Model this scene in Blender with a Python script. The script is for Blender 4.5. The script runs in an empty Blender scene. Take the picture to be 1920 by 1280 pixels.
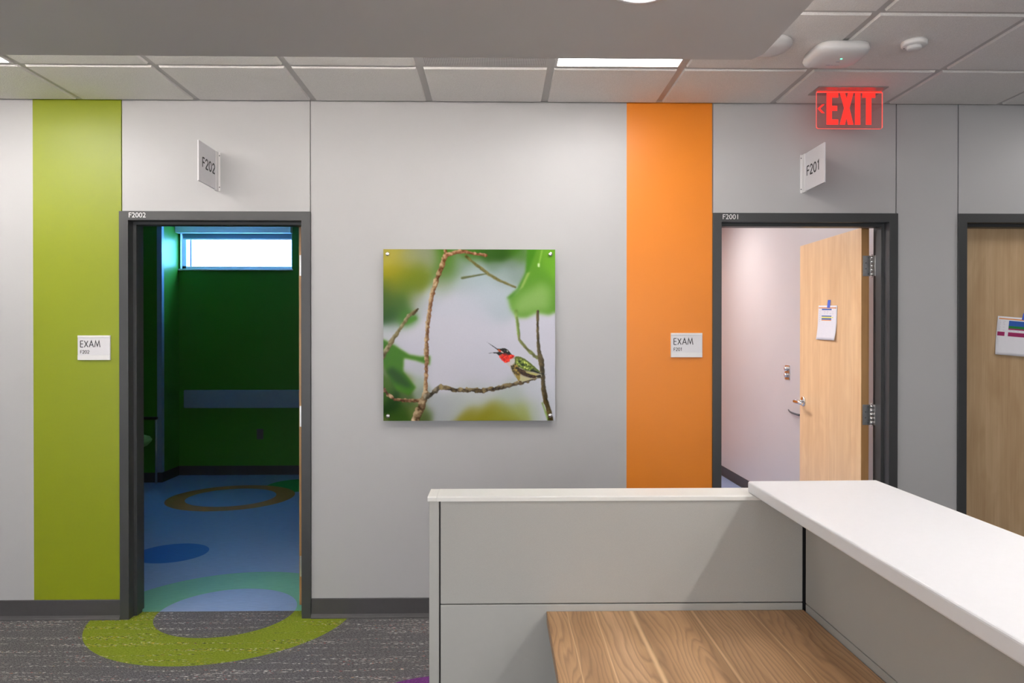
import bpy, bmesh, math, random
import numpy as np
from mathutils import Matrix, Vector

random.seed(7)
SC = bpy.context.scene
COL = SC.collection
PI = math.pi

# ------------------------------------------------------------------ camera
F = 1400.0
CX, CY, CZ = 2.195, -3.983, 1.4875
YAW, PIT = .0181, -.00475
_c, _s, _p, _q = math.cos(YAW), math.sin(YAW), math.cos(PIT), math.sin(PIT)
FW = Vector((_s*_p, _c*_p, _q)); RT = Vector((_c, -_s, 0)); UP = RT.cross(FW)
cam = bpy.data.objects.new('camera', bpy.data.cameras.new('camera'))
COL.objects.link(cam)
cam.data.sensor_width = 36; cam.data.lens = F/1920*36; cam.data.clip_start = .05
cam.matrix_world = Matrix(((RT.x, UP.x, -FW.x, CX), (RT.y, UP.y, -FW.y, CY), (RT.z, UP.z, -FW.z, CZ), (0, 0, 0, 1)))
SC.camera = cam

# ------------------------------------------------------------------ sky, exposure, lamp levels
world = bpy.data.worlds.new('world'); SC.world = world; world.use_nodes = True
_bg = world.node_tree.nodes['Background']
_bg.inputs[0].default_value = (.17, .49, 1.0, 1); _bg.inputs[1].default_value = 17.0
SC.view_settings.view_transform = 'Standard'; SC.view_settings.look = 'None'
SC.view_settings.gamma = 1; SC.view_settings.use_curve_mapping = False
SC.view_settings.exposure = 0.8
TROFFER = 7.6        # corridor lay-in lights
CAN = 235.0           # recessed downlights
ROOM = 18.0           # exam room 1 lights (right hand room)

FILLSTRIP = 29.0            # unseen upward strip, added to brighten the ceiling tiles
BACKFILL = 2.3        # glowing window added behind the viewer as frontal fill

# ------------------------------------------------------------------ back-projection of measured points onto real planes
def ray(px, py): return FW + RT*((px-960)/F) + UP*((640-py)/F)
def onY(px, py, Y): d = ray(px, py); t = (Y-CY)/d.y; return Vector((CX+t*d.x, Y, CZ+t*d.z))
def onX(px, py, X): d = ray(px, py); t = (X-CX)/d.x; return Vector((X, CY+t*d.y, CZ+t*d.z))

# ------------------------------------------------------------------ materials
def s2l(c):
    return tuple((v/12.92 if v <= .04045 else ((v+.055)/1.055)**2.4) for v in [x/255 for x in c[:3]])
class NT:
    def __init__(s, name):
        s.m = bpy.data.materials.new(name); s.m.use_nodes = True; s.t = s.m.node_tree; s.n = s.t.nodes; s.l = s.t.links
        s.b = s.n['Principled BSDF']; s.out = s.n['Material Output']
    def put(s, sock, v):
        if hasattr(v, 'is_output') or isinstance(v, bpy.types.NodeSocket): s.l.new(v, sock)
        elif isinstance(v, (tuple, list)) and len(v) == 3 and sock.type == 'RGBA': sock.default_value = (*v, 1)
        else: sock.default_value = v
    def node(s, t, ins={}, **kw):
        n = s.n.new(t)
        for k, v in kw.items(): setattr(n, k, v)
        for k, v in ins.items(): s.put(n.inputs[k], v)
        return n
    def math(s, op, a, b=0.0, c=0.0): return s.node('ShaderNodeMath', {0: a, 1: b, 2: c}, operation=op).outputs[0]
    def pos(s): return s.node('ShaderNodeNewGeometry').outputs['Position']
    def obj(s): return s.node('ShaderNodeTexCoord').outputs['Object']
    def map(s, v, scale=(1, 1, 1), loc=(0, 0, 0), rot=(0, 0, 0)):
        return s.node('ShaderNodeMapping', {'Vector': v, 'Scale': scale, 'Location': loc, 'Rotation': rot}).outputs[0]
    def noise(s, v, scale, detail=2, rough=.5, dist=0):
        return s.node('ShaderNodeTexNoise', {'Vector': v, 'Scale': scale, 'Detail': detail, 'Roughness': rough, 'Distortion': dist}).outputs[0]
    def ramp(s, f, stops, interp='LINEAR'):
        n = s.node('ShaderNodeValToRGB', {0: f}); r = n.color_ramp; r.interpolation = interp
        while len(r.elements) < len(stops): r.elements.new(.5)
        for e, (p, c) in zip(r.elements, stops):
            e.position = p; e.color = (*c, 1) if isinstance(c, (tuple, list)) else (c, c, c, 1)
        return n.outputs[0]
    def mix(s, f, a, b, bt='MIX'):
        n = s.node('ShaderNodeMix', data_type='RGBA', blend_type=bt)
        s.put(n.inputs[0], f); s.put(n.inputs[6], a); s.put(n.inputs[7], b); return n.outputs[2]
    def disc(s, v, x, y, r):
        d = s.node('ShaderNodeVectorMath', {0: v, 1: (x, y, 0)}, operation='DISTANCE').outputs['Value']
        return s.math('LESS_THAN', d, r)
    def bump(s, h, strength=.2, dist=.001):
        n = s.node('ShaderNodeBump', {'Height': h, 'Strength': strength, 'Distance': dist}); s.l.new(n.outputs[0], s.b.inputs['Normal'])

def plain(name, col, rough=.5, metal=0.0, spec=.5, noise=.03, scale=40, bump=0.0):
    t = NT(name)
    v = t.pos() if not metal else t.obj()
    n = t.noise(v, scale, 3)
    lo = tuple(c*(1-noise) for c in col); hi = tuple(min(1, c*(1+noise)) for c in col)
    t.put(t.b.inputs['Base Color'], t.ramp(n, [(.3, lo), (.7, hi)]))
    t.put(t.b.inputs['Roughness'], rough); t.put(t.b.inputs['Metallic'], metal); t.put(t.b.inputs['Specular IOR Level'], spec)
    if bump: t.bump(t.noise(t.pos(), 900, 2), bump, .0005)
    return t.m
def glow(name, col, strength):
    t = NT(name); t.put(t.b.inputs['Base Color'], tuple(c*.55 for c in col)); t.put(t.b.inputs['Emission Color'], col); t.put(t.b.inputs['Emission Strength'], strength)
    t.put(t.b.inputs['Roughness'], .5); return t.m
def clear(name, tint=(1, 1, 1), refl=.07, add=None):
    t = NT(name); t.n.remove(t.b)
    tr = t.node('ShaderNodeBsdfTransparent', {0: tint}); gl = t.node('ShaderNodeBsdfGlossy', {'Roughness': .03})
    mx = t.node('ShaderNodeMixShader', {0: refl}); t.l.new(tr.outputs[0], mx.inputs[1]); t.l.new(gl.outputs[0], mx.inputs[2])
    o = mx.outputs[0]
    if add:
        em = t.node('ShaderNodeEmission', {0: add[0], 1: add[1]}); ad = t.node('ShaderNodeAddShader')
        t.l.new(o, ad.inputs[0]); t.l.new(em.outputs[0], ad.inputs[1]); o = ad.outputs[0]
    t.l.new(o, t.out.inputs[0]); return t.m

M = {}
M['wall'] = plain('wall_paint', (.456, .456, .462), .42, noise=.008, scale=3, bump=.06)
M['green'] = plain('lime_paint', (.24, .29, .005), .38, noise=.008, scale=3, bump=.06)
M['orange'] = plain('orange_paint', (.76, .225, .010), .38, noise=.008, scale=3, bump=.06)
M['green_dim'] = plain('lime_paint_dim', (.055, .235, .018), .38, noise=.008, scale=3, bump=.06)  # same lime paint, darkened to imitate the dim blue light inside
M['softwhite'] = plain('soffit_paint', (.66, .635, .62), .6, noise=.008, scale=3)
M['roomwhite'] = plain('room_white_paint', (.57, .535, .54), .42, noise=.008, scale=3, bump=.06)
M['core'] = plain('joint_shadow_metal', (.30, .30, .30), .6, noise=.01)
M['frame'] = plain('charcoal_metal_paint', (.046, .048, .050), .38, noise=.02, scale=10)
M['base'] = plain('charcoal_rubber', (.055, .052, .054), .55, noise=.03)
M['tbar'] = plain('grid_white_metal', (.55, .53, .52), .45, noise=.01)
M['white'] = plain('white_plastic', (.80, .79, .79), .35, noise=.006)
M['white2'] = plain('white_satin_plate', (.74, .73, .76), .4, noise=.01)
M['offwhite'] = plain('warm_white_trim', (.78, .77, .73), .4, noise=.01)
M['counter'] = plain('white_laminate', (.83, .82, .84), .42, noise=.006, scale=60)
M['black'] = plain('black_paint', (.012, .012, .013), .5, noise=.05)
M['ink'] = plain('black_lettering', (.015, .015, .018), .5, noise=.02)
M['whiteink'] = plain('white_lettering', (.8, .8, .8), .5, noise=.01)
M['steel'] = plain('brushed_steel', (.55, .55, .55), .3, metal=1.0, noise=.06, scale=90)
M['chrome'] = plain('polished_chrome', (.75, .75, .75), .12, metal=1.0, noise=.02)
M['alu'] = plain('aluminium_trim', (.45, .45, .44), .35, metal=.8, noise=.03)
M['bluegrey'] = plain('blue_grey_vinyl_guard', (.25, .33, .44), .45, noise=.02)
M['winwhite'] = plain('window_frame_paint', (.84, .86, .88), .45, noise=.01)
M['tape'] = plain('blue_painters_tape', (.06, .13, .62), .6, noise=.05)
M['seat'] = plain('green_upholstery', (.36, .52, .14), .7, noise=.06, scale=200)
M['dkgrey'] = plain('dark_grey_plastic', (.10, .10, .11), .5, noise=.03)
M['paper'] = plain('paper_sheet', (.80, .79, .84), .6, noise=.01)
M['pblue'] = plain('print_blue', (.02, .10, .42), .6); M['pgreen'] = plain('print_green', (.01, .20, .04), .6)
M['pmag'] = plain('print_magenta', (.33, .015, .11), .6); M['porange'] = plain('print_orange', (.75, .28, .08), .6)
M['pyellow'] = plain('print_yellow', (.85, .80, .20), .6); M['pgrey'] = plain('print_grey', (.5, .48, .55), .6)
M['glass'] = clear('window_glass', (.96, .98, 1), .06)
M['acrylic'] = clear('exit_acrylic', (.86, .80, .80), .07, ((1, .05, .04), .02))
M['exitred'] = glow('exit_letter_red', (1, .03, .022), .62)
M['exitedge'] = glow('exit_edge_pink', (1, .12, .10), .62)
M['exitslot'] = glow('exit_lamp_slot', (1, .02, .012), 1.2)
M['led'] = glow('green_indicator', (.1, 1, .45), 2.0)
M['troffer'] = glow('troffer_diffuser', (1, .97, .94), TROFFER)
M['can'] = glow('downlight_lens', (1, .985, .97), CAN)
M['can2'] = glow('wide_downlight_lens', (1, .985, .97), CAN*1.7)
M['fillstrip'] = glow('fill_strip_lens', (1, .95, .90), FILLSTRIP)
M['backfill'] = glow('fill_glow_glazing', (.97, .98, 1), BACKFILL)
M['roomlight'] = glow('room_light_diffuser', (1, .95, .93), ROOM)

def tile_mat():
    t = NT('acoustic_tile'); p = t.pos()
    t.put(t.b.inputs['Base Color'], t.ramp(t.noise(p, 260, 3), [(.3, (.79, .77, .75)), (.7, (.90, .88, .86))]))
    t.put(t.b.inputs['Roughness'], .9); t.bump(t.noise(p, 170, 4, .6), .8, .003); return t.m
M['tile'] = tile_mat()
def vent_mat():
    t = NT('perforated_white_metal'); p = t.pos()
    v = t.node('ShaderNodeTexVoronoi', {'Vector': p, 'Scale': 130.0, 'Randomness': 0.0}).outputs['Distance']
    t.put(t.b.inputs['Base Color'], t.ramp(v, [(.30, (.10, .095, .095)), (.40, (.62, .60, .60))])); t.put(t.b.inputs['Roughness'], .5); return t.m
M['vent'] = vent_mat()
def fabric_mat(name, a):
    t = NT(name); p = t.pos()
    n = t.noise(t.map(p, (1, 1, 1)), 1100, 2)
    t.put(t.b.inputs['Base Color'], t.ramp(n, [(.3, tuple(c*.93 for c in a)), (.7, tuple(c*1.05 for c in a))]))
    t.put(t.b.inputs['Roughness'], .85); t.put(t.b.inputs['Specular IOR Level'], .2); t.bump(n, .15, .0006); return t.m
M['panel'] = fabric_mat('taupe_grey_panel_fabric', (.44, .432, .405))
M['panelpaint'] = plain('taupe_grey_panel_paint', (.44, .434, .408), .45, noise=.01)

def maple(name, seed, a, b, axis='Y'):
    t = NT(name); o = t.obj()
    sx = (0, 1, 0) if axis == 'Y' else (1, 0, 0)
    u = t.node('ShaderNodeSeparateXYZ', {0: o}).outputs['Y' if axis == 'Y' else 'X']
    # veneer leaves
    leaf = t.math('FLOOR', t.math('DIVIDE', u, .14))
    off = t.node('ShaderNodeCombineXYZ', {'X': t.math('MULTIPLY', leaf, 3.7), 'Z': t.math('MULTIPLY', leaf, .13)}).outputs[0]
    v = t.node('ShaderNodeVectorMath', {0: o, 1: off}, operation='ADD').outputs[0]
    g = t.noise(t.map(v, (26, 26, .9), (seed, 0, 0)), 1.0, 4, .55, .6)
    fine = t.noise(t.map(v, (160, 160, 3), (seed, 3, 0)), 1.0, 3, .6)
    cath = t.noise(t.map(v, (9, 9, 2.4), (seed, 9, 0)), 1.0, 2, .5, 1.2)
    f = t.math('ADD', t.math('MULTIPLY', g, .33), t.math('ADD', t.math('MULTIPLY', fine, .25), t.math('MULTIPLY', cath, .42)))
    c = t.ramp(f, [(.34, b), (.5, tuple((p+q)/2 for p, q in zip(a, b))), (.62, a)])
    wn = t.node('ShaderNodeTexWhiteNoise', {'W': leaf}, noise_dimensions='1D').outputs['Value']
    c = t.mix(t.math('MULTIPLY', wn, .16), c, tuple(x*.72 for x in a))
    t.put(t.b.inputs['Base Color'], c); t.put(t.b.inputs['Roughness'], .33); t.put(t.b.inputs['Specular IOR Level'], .5); return t.m
M['maple'] = maple('maple_veneer_lit', 2.0, (.92, .64, .375), (.76, .475, .25), 'Y')  # same maple as the closed door, painted lighter for the bright room
M['maple_dim'] = maple('maple_veneer_dim', 6.0, (.58, .41, .24), (.44, .29, .155), 'X')  # same maple, painted darker where less light reaches the closed door
M['mapleedge'] = maple('maple_edge', 4.0, (.48, .27, .11), (.36, .18, .065), 'X')
def walnut():
    t = NT('walnut_laminate'); p = t.pos()
    big = t.noise(t.map(p, (3.2, .8, 1), (4.3, 1, 0)), 1.0, 2, .5, .3)
    w = t.node('ShaderNodeSeparateXYZ', {0: p}).outputs['X']
    y = t.node('ShaderNodeSeparateXYZ', {0: p}).outputs['Y']
    # cathedral rings: contour lines of a slow field
    fld = t.math('ADD', t.math('MULTIPLY', w, 70.0), t.math('MULTIPLY', big, 15.0))
    wob = t.noise(t.map(p, (11, 1.3, 1), (1, 2, 0)), 1.0, 3, .5, .2)
    fld = t.math('ADD', fld, t.math('MULTIPLY', wob, 9.0))
    ring = t.math('FRACT', fld)
    line = t.ramp(ring, [(0, .15), (.25, .75), (.75, 1.0), (.93, .35), (1, .15)])
    fine = t.noise(t.map(p, (300, 9, 1)), 1.0, 3, .6)
    tone = t.noise(t.map(p, (9, .5, 1), (7.7, 0, 0)), 1.0, 2, .5)
    c = t.ramp(tone, [(.30, (.40, .225, .105)), (.5, (.58, .34, .165)), (.66, (.68, .42, .225))])
    c = t.mix(t.math('MULTIPLY', t.math('SUBTRACT', 1.0, line), .52), c, (.15, .075, .033))
    c = t.mix(t.math('MULTIPLY', t.math('SUBTRACT', fine, .3), .6), c, (.24, .12, .05))
    # pale sap streaks at the plank joints, running the length of the top
    wob2 = t.math('MULTIPLY', t.math('SUBTRACT', t.noise(t.map(p, (2, 1.0, 1), (3, 0, 0)), 1.0, 2), .5), .03)
    xs = t.math('ADD', w, wob2)
    for x0, hw, a in ((2.382, .0022, .5), (2.458, .003, .6), (2.562, .008, .85), (2.727, .005, .75), (2.885, .003, .5), (2.80, .002, .3)):
        d = t.math('ABSOLUTE', t.math('SUBTRACT', xs, x0))
        m = t.math('MULTIPLY', t.math('SUBTRACT', 1.0, t.math('MINIMUM', t.math('DIVIDE', d, hw), 1.0)), a*1.3)
        c = t.mix(t.math('MINIMUM', m, a), c, (.82, .56, .31))
    t.put(t.b.inputs['Base Color'], c); t.put(t.b.inputs['Roughness'], .42); t.put(t.b.inputs['Specular IOR Level'], .4); return t.m
M['walnut'] = walnut()

RING = (.718, .105)
def carpet():
    t = NT('carpet'); p = t.pos()
    rot = t.map(p, rot=(0, 0, math.radians(32)))
    tuft = t.noise(t.map(rot, (70, 300, 1)), 1.0, 3, .6)
    tuft2 = t.noise(p, 330, 2, .6)
    f = t.math('ADD', t.math('MULTIPLY', tuft, .6), t.math('MULTIPLY', tuft2, .4))
    grey = t.ramp(f, [(.36, (.030, .030, .033)), (.47, (.098, .095, .099)), (.55, (.155, .15, .155)), (.66, (.27, .26, .27))])
    broad = t.noise(t.map(p, (1.2, 9, 1)), 1.0, 2)
    rows = t.noise(t.map(p, (1.4, 26, 1), (3, 0, 0)), 1.0, 2, .7)
    rowm = t.ramp(rows, [(.50, 0.0), (.60, 1.0)])
    fleck = t.noise(t.map(p, (48, 170, 1)), 1.0, 1, .5)
    fm = t.math('MULTIPLY', t.ramp(fleck, [(.585, 0.0), (.62, 1.0)]), rowm)
    fleckr = t.noise(t.map(p, (48, 150, 1), (9, 5, 0)), 1.0, 1, .5)
    rm = t.math('MULTIPLY', t.ramp(fleckr, [(.69, 0.0), (.70, 1.0)]), rowm)
    hue = t.noise(t.map(p, (9, 70, 1), (2, 2, 0)), 1.0, 1)
    redc = t.ramp(hue, [(.42, (.50, .07, .06)), (.55, (.55, .17, .05)), (.6, (.42, .30, .10))], 'CONSTANT')
    grey = t.mix(fm, grey, (.55, .52, .49)); grey = t.mix(rm, grey, redc)
    gfac = t.noise(rot, 120, 2)
    green = t.ramp(gfac, [(.35, (.165, .215, .014)), (.65, (.245, .30, .03))])
    green = t.mix(t.math('MULTIPLY', t.ramp(fleck, [(.63, 0.0), (.64, 1.0)]), rowm), green, (.62, .58, .40))
    green = t.mix(t.math('MULTIPLY', t.ramp(fleckr, [(.60, 0.0), (.61, 1.0)]), rowm), green, (.03, .035, .03))
    fl3 = t.noise(t.map(p, (40, 190, 1), (3, 8, 0)), 1.0, 1, .5)
    green = t.mix(t.math('MULTIPLY', t.ramp(fl3, [(.65, 0.0), (.66, 1.0)]), rowm), green, (.65, .40, .06))
    inring = t.math('SUBTRACT', t.disc(p, *RING, .685), t.disc(p, *RING, .365))
    c = t.mix(inring, grey, green)
    purple = t.ramp(gfac, [(.35, (.10, .025, .13)), (.65, (.20, .05, .24))])
    c = t.mix(t.disc(p, 1.98, -1.11, .42), c, purple)
    t.put(t.b.inputs['Base Color'], c); t.put(t.b.inputs['Roughness'], .95); t.put(t.b.inputs['Specular IOR Level'], .1)
    t.bump(f, .6, .004); return t.m
def vinyl():
    t = NT('sheet_vinyl'); p = t.pos()
    st = t.noise(t.map(p, (14, 120, 1)), 1.0, 3, .6)
    def tone(c): return t.ramp(st, [(.3, tuple(x*.9 for x in c)), (.7, tuple(x*1.1 for x in c))])
    base = tone((.25, .32, .49))
    c = t.mix(t.math('SUBTRACT', t.disc(p, *RING, .685), t.disc(p, *RING, .365)), base, tone((.16, .40, .20)))
    c = t.mix(t.disc(p, -.066, 1.22, .24), c, tone((.012, .10, .42)))
    c = t.mix(t.disc(p, .2, 3.6, .335), c, tone((.02, .33, .06)))
    c = t.mix(t.math('SUBTRACT', t.disc(p, -.30, 3.035, .57), t.disc(p, -.30, 3.035, .40)), c, tone((.55, .19, .03)))
    t.put(t.b.inputs['Base Color'], c); t.put(t.b.inputs['Roughness'], .45); t.put(t.b.inputs['Specular IOR Level'], .35); return t.m
M['carpet'] = carpet(); M['vinyl'] = vinyl()

# ------------------------------------------------------------------ mesh builder
class MB:
    def __init__(s): s.v = []; s.f = []; s.mi = []; s.mats = []; s.cur = 0; s.sm = []
    def mat(s, m):
        if m not in s.mats: s.mats.append(m)
        s.cur = s.mats.index(m); return s
    def face(s, idx, sm=False): s.f.append(idx); s.mi.append(s.cur); s.sm.append(sm)
    def box(s, x0, x1, y0, y1, z0, z1):
        b = len(s.v); s.v += [(x, y, z) for z in (z0, z1) for y in (y0, y1) for x in (x0, x1)]
        for q in ((0, 2, 3, 1), (4, 5, 7, 6), (0, 1, 5, 4), (2, 6, 7, 3), (0, 4, 6, 2), (1, 3, 7, 5)): s.face([b+i for i in q])
        return s
    def hexa(s, pts):
        b = len(s.v); s.v += [tuple(p) for p in pts]
        for q in ((0, 2, 3, 1), (4, 5, 7, 6), (0, 1, 5, 4), (2, 6, 7, 3), (0, 4, 6, 2), (1, 3, 7, 5)): s.face([b+i for i in q])
        return s
    def prism(s, poly, fn, t0, t1):
        """poly: 2D outline; fn(a, b, t) -> 3D point; extruded from t0 to t1"""
        b = len(s.v); n = len(poly)
        for t in (t0, t1): s.v += [tuple(fn(a, c, t)) for a, c in poly]
        s.face([b+i for i in range(n)][::-1]); s.face([b+n+i for i in range(n)])
        for i in range(n): j = (i+1) % n; s.face([b+i, b+j, b+n+j, b+n+i])
        return s
    def loft(s, rings, smooth=True, cap=True):
        n = len(rings[0]); b = len(s.v)
        for r in rings: s.v += [tuple(p) for p in r]
        for k in range(len(rings)-1):
            for i in range(n):
                j = (i+1) % n; s.face([b+k*n+i, b+k*n+j, b+(k+1)*n+j, b+(k+1)*n+i], smooth)
        if cap: s.face([b+i for i in range(n)][::-1]); s.face([b+(len(rings)-1)*n+i for i in range(n)])
        return s
    def tube(s, pts, r, n=12, r2=None):
        pts = [Vector(p) for p in pts]; rings = []
        ref = None
        for i, p in enumerate(pts):
            d = (pts[min(i+1, len(pts)-1)]-pts[max(i-1, 0)]).normalized()
            if ref is None: ref = Vector((0, 0, 1)) if abs(d.z) < .9 else Vector((1, 0, 0))
            a = d.cross(ref).normalized(); c = a.cross(d)
            rr = r if r2 is None else r+(r2-r)*i/(len(pts)-1)
            rings.append([p+(a*math.cos(2*PI*k/n)+c*math.sin(2*PI*k/n))*rr for k in range(n)])
        return s.loft(rings)
    def lathe(s, prof, c, n=32, axis='Z', sgn=1):
        rings = []
        for r, h in prof:
            ring = []
            for k in range(n):
                a = 2*PI*k/n; u, w = r*math.cos(a), r*math.sin(a)
                if axis == 'Z': q = (c[0]+u, c[1]+w, c[2]+h*sgn)
                elif axis == 'Y': q = (c[0]+u, c[1]+h*sgn, c[2]+w)
                else: q = (c[0]+h*sgn, c[1]+u, c[2]+w)
                ring.append(q)
            rings.append(ring)
        return s.loft(rings)
    def build(s, name, mat=None, parent=None, bevel=0, seg=2, fixn=True):
        if mat: s.mats = [mat] + [m for m in s.mats if m != mat] if not s.mats else s.mats
        me = bpy.data.meshes.new(name); me.from_pydata(s.v, [], s.f); me.update()
        for m in s.mats: me.materials.append(m)
        for p, i, sm in zip(me.polygons, s.mi, s.sm): p.material_index = i; p.use_smooth = sm
        if fixn:
            bm = bmesh.new(); bm.from_mesh(me); bmesh.ops.recalc_face_normals(bm, faces=bm.faces); bm.to_mesh(me); bm.free()
        o = bpy.data.objects.new(name, me); COL.objects.link(o)
        if parent is not None:
            # geometry is written in world space: move it into the parent's frame
            top = parent; M_ = Matrix.Identity(4)
            me.transform(world_of(parent).inverted()); o.parent = parent
        if bevel:
            b = o.modifiers.new('bevel', 'BEVEL'); b.width = bevel; b.segments = seg; b.limit_method = 'ANGLE'; b.angle_limit = .7
        return o
def world_of(o):
    m = o.matrix_basis.copy()
    while o.parent: o = o.parent; m = o.matrix_basis @ m
    return m
def B(*a): return MB().box(*a)
def thing(name, label, cat, loc, group=None, kind=None):
    o = bpy.data.objects.new(name, None); COL.objects.link(o); o.location = loc; o.empty_display_size = .1
    if label: o['label'] = label
    if cat: o['category'] = cat
    if group: o['group'] = group
    if kind: o['kind'] = kind
    return o
def tag(o, label, cat, group=None, kind=None):
    o['label'] = label; o['category'] = cat
    if group: o['group'] = group
    if kind: o['kind'] = kind
    return o
def origin(o, loc):
    """put the origin of an unparented mesh at loc"""
    o.data.transform(Matrix.Translation(-Vector(loc))); o.location = loc; return o
def struct(o): o['kind'] = 'structure'; return o

# ------------------------------------------------------------------ lettering
def arc(cx, cy, rx, ry, a0, a1, n=12): return [(cx+rx*math.cos(math.radians(a0+(a1-a0)*i/n)), cy+ry*math.sin(math.radians(a0+(a1-a0)*i/n))) for i in range(n+1)]
GL = {
 'E': (.50, [[(.0, 0), (0, 1)], [(0, 1), (.46, 1)], [(0, .52), (.44, .52)], [(0, 0), (.46, 0)]]),
 'F': (.48, [[(.0, 0), (0, 1)], [(0, 1), (.44, 1)], [(0, .52), (.42, .52)]]),
 'X': (.66, [[(0, 0), (.60, 1)], [(0, 1), (.60, 0)]]),
 'A': (.76, [[(0, 0), (.36, 1), (.72, 0)], [(.13, .34), (.59, .34)]]),
 'M': (.92, [[(0, 0), (.16, 1), (.45, .16), (.74, 1), (.90, 0)]]),
 '2': (.58, [arc(.26, .72, .25, .28, 175, -20, 12)+[(.02, 0)], [(.02, 0), (.54, 0)]]),
 '0': (.62, [arc(.28, .5, .27, .5, 0, 360, 22)]),
 '1': (.36, [[(.05, .84), (.24, 1), (.24, 0)]]),
}
def stroke_text(mb, s, org, rt, up, nrm, h, wd, th=.0008, gap=.14, sx=1.0):
    org, rt, up, nrm = Vector(org), Vector(rt), Vector(up), Vector(nrm)
    x = 0
    for ch in s:
        adv, polys = GL[ch]
        for pl in polys:
            P = [(x*h+a*h*sx, b*(h-wd)+wd/2) for a, b in pl]
            closed = P[0] == P[-1] or (Vector(P[0])-Vector(P[-1])).length < 1e-5
            L, R_ = [], []
            n = len(P)
            for i in range(n):
                a = Vector(P[i-1]) if i > 0 else (Vector(P[-2]) if closed else None)
                c = Vector(P[i+1]) if i < n-1 else (Vector(P[1]) if closed else None)
                p = Vector(P[i])
                d1 = (p-a).normalized() if a is not None else None; d2 = (c-p).normalized() if c is not None else None
                d1 = d1 or d2; d2 = d2 or d1
                t = (d1+d2).normalized(); nn = Vector((-t.y, t.x)); k = 1/max(.3, nn.dot(Vector((-d1.y, d1.x))))
                L.append(p+nn*wd/2*k); R_.append(p-nn*wd/2*k)
            for i in range(n-1):
                q = [L[i], R_[i], L[i+1], R_[i+1]]
                pts = [org+rt*v.x+up*v.y for v in q]
                mb.hexa([pts[0], pts[1], pts[2], pts[3], pts[0]+nrm*th, pts[1]+nrm*th, pts[2]+nrm*th, pts[3]+nrm*th])
        x += adv*sx+gap
    return x*h
def font_text(name, s, org, size, mat, parent, rt=(1, 0, 0), up=(0, 0, 1), th=.0006):
    cu = bpy.data.curves.new(name, 'FONT'); cu.body = s; cu.size = size; cu.extrude = th/2; cu.resolution_u = 4
    tmp = bpy.data.objects.new(name+'_tmp', cu); COL.objects.link(tmp)
    dg = bpy.context.evaluated_depsgraph_get(); me = bpy.data.meshes.new_from_object(tmp.evaluated_get(dg))
    bpy.data.objects.remove(tmp); bpy.data.curves.remove(cu)
    rt, up = Vector(rt), Vector(up); nm = rt.cross(up)
    mw = Matrix(((rt.x, up.x, nm.x, org[0]), (rt.y, up.y, nm.y, org[1]), (rt.z, up.z, nm.z, org[2]), (0, 0, 0, 1)))
    me.transform(world_of(parent).inverted() @ mw); me.materials.clear(); me.materials.append(mat)
    o = bpy.data.objects.new(name, me); COL.objects.link(o); o.parent = parent; return o

# ================================================================== THE SETTING
T = .6096; CH = 2.746; ROW = -.518          # ceiling module, ceiling height, first cross row
XL, XR, YB = -5.2, 9.6, -7.4                # ends of the corridor hall
D1 = (.244, 1.152); D2 = (3.388, 4.292); D3 = (4.715, 5.63); DH = 2.108; FT = .048

# corridor wall: core, then painted facing with open joints
m = MB().mat(M['core'])
def wall_strip(mb, x0, x1, z0, z1): mb.box(x0, x1, .010, .15, z0, z1)
edges = [(XL, D1[0]-FT+.002, 0, 2.9), (D1[0]-FT+.002, D1[1]+FT-.002, DH+FT-.002, 2.9), (D1[1]+FT-.002, D2[0]-FT+.002, 0, 2.9),
         (D2[0]-FT+.002, D2[1]+FT-.002, DH+FT-.002, 2.9), (D2[1]+FT-.002, D3[0]-FT+.002, 0, 2.9), (D3[0]-FT+.002, D3[1]+FT-.002, DH+FT-.002, 2.9), (D3[1]+FT-.002, XR, 0, 2.9)]
for e in edges: wall_strip(m, *e)
J = .003
x1a, x1b, x2a, x2b, x3a, x3b = D1[0]-FT+.010, D1[1]+FT-.002, D2[0]-FT+.002, D2[1]+FT-.006, D3[0]-FT+.004, D3[1]+FT-.004
zf = DH+FT-.002
m.mat(M['wall'])
def facing(a, b, z0=0, z1=2.9): m.box(a, b, 0, .0099, z0, z1)
facing(XL, -.258)
facing(x1a+J, x1b-J, zf)
facing(x1b+J, 2.880); 
facing(x2a+J, x2b-J, zf)
facing(x2b+J, x3a-J, zf); facing(D2[1]+FT-.002, D3[0]-FT+.002, 0, zf)
facing(x3a+J, x3b-J, zf); facing(x3b+J, XR)
m.mat(M['green']); facing(-.258, x1a-J, zf); facing(-.258, D1[0]-FT+.002, 0, zf)
m.mat(M['orange']); facing(2.880, x2a-J, zf); facing(2.880, D2[0]-FT+.002, 0, zf)
# room side facings
m.mat(M['green_dim'])
m.box(-2.6, D1[0]-FT+.002, .1501, .152, 0, 2.9); m.box(D1[1]+FT-.002, 1.75, .1501, .152, 0, 2.9); m.box(D1[0]-FT, D1[1]+FT, .1501, .152, zf, 2.9)
m.mat(M['wall'])
m.box(1.9, D2[0]-FT+.002, .1501, .152, 0, 2.9); m.box(D2[1]+FT-.002, 4.626, .1501, .152, 0, 2.9); m.box(D2[0]-FT, D2[1]+FT, .1501, .152, zf, 2.9)
struct(m.build('wall_front'))

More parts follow.
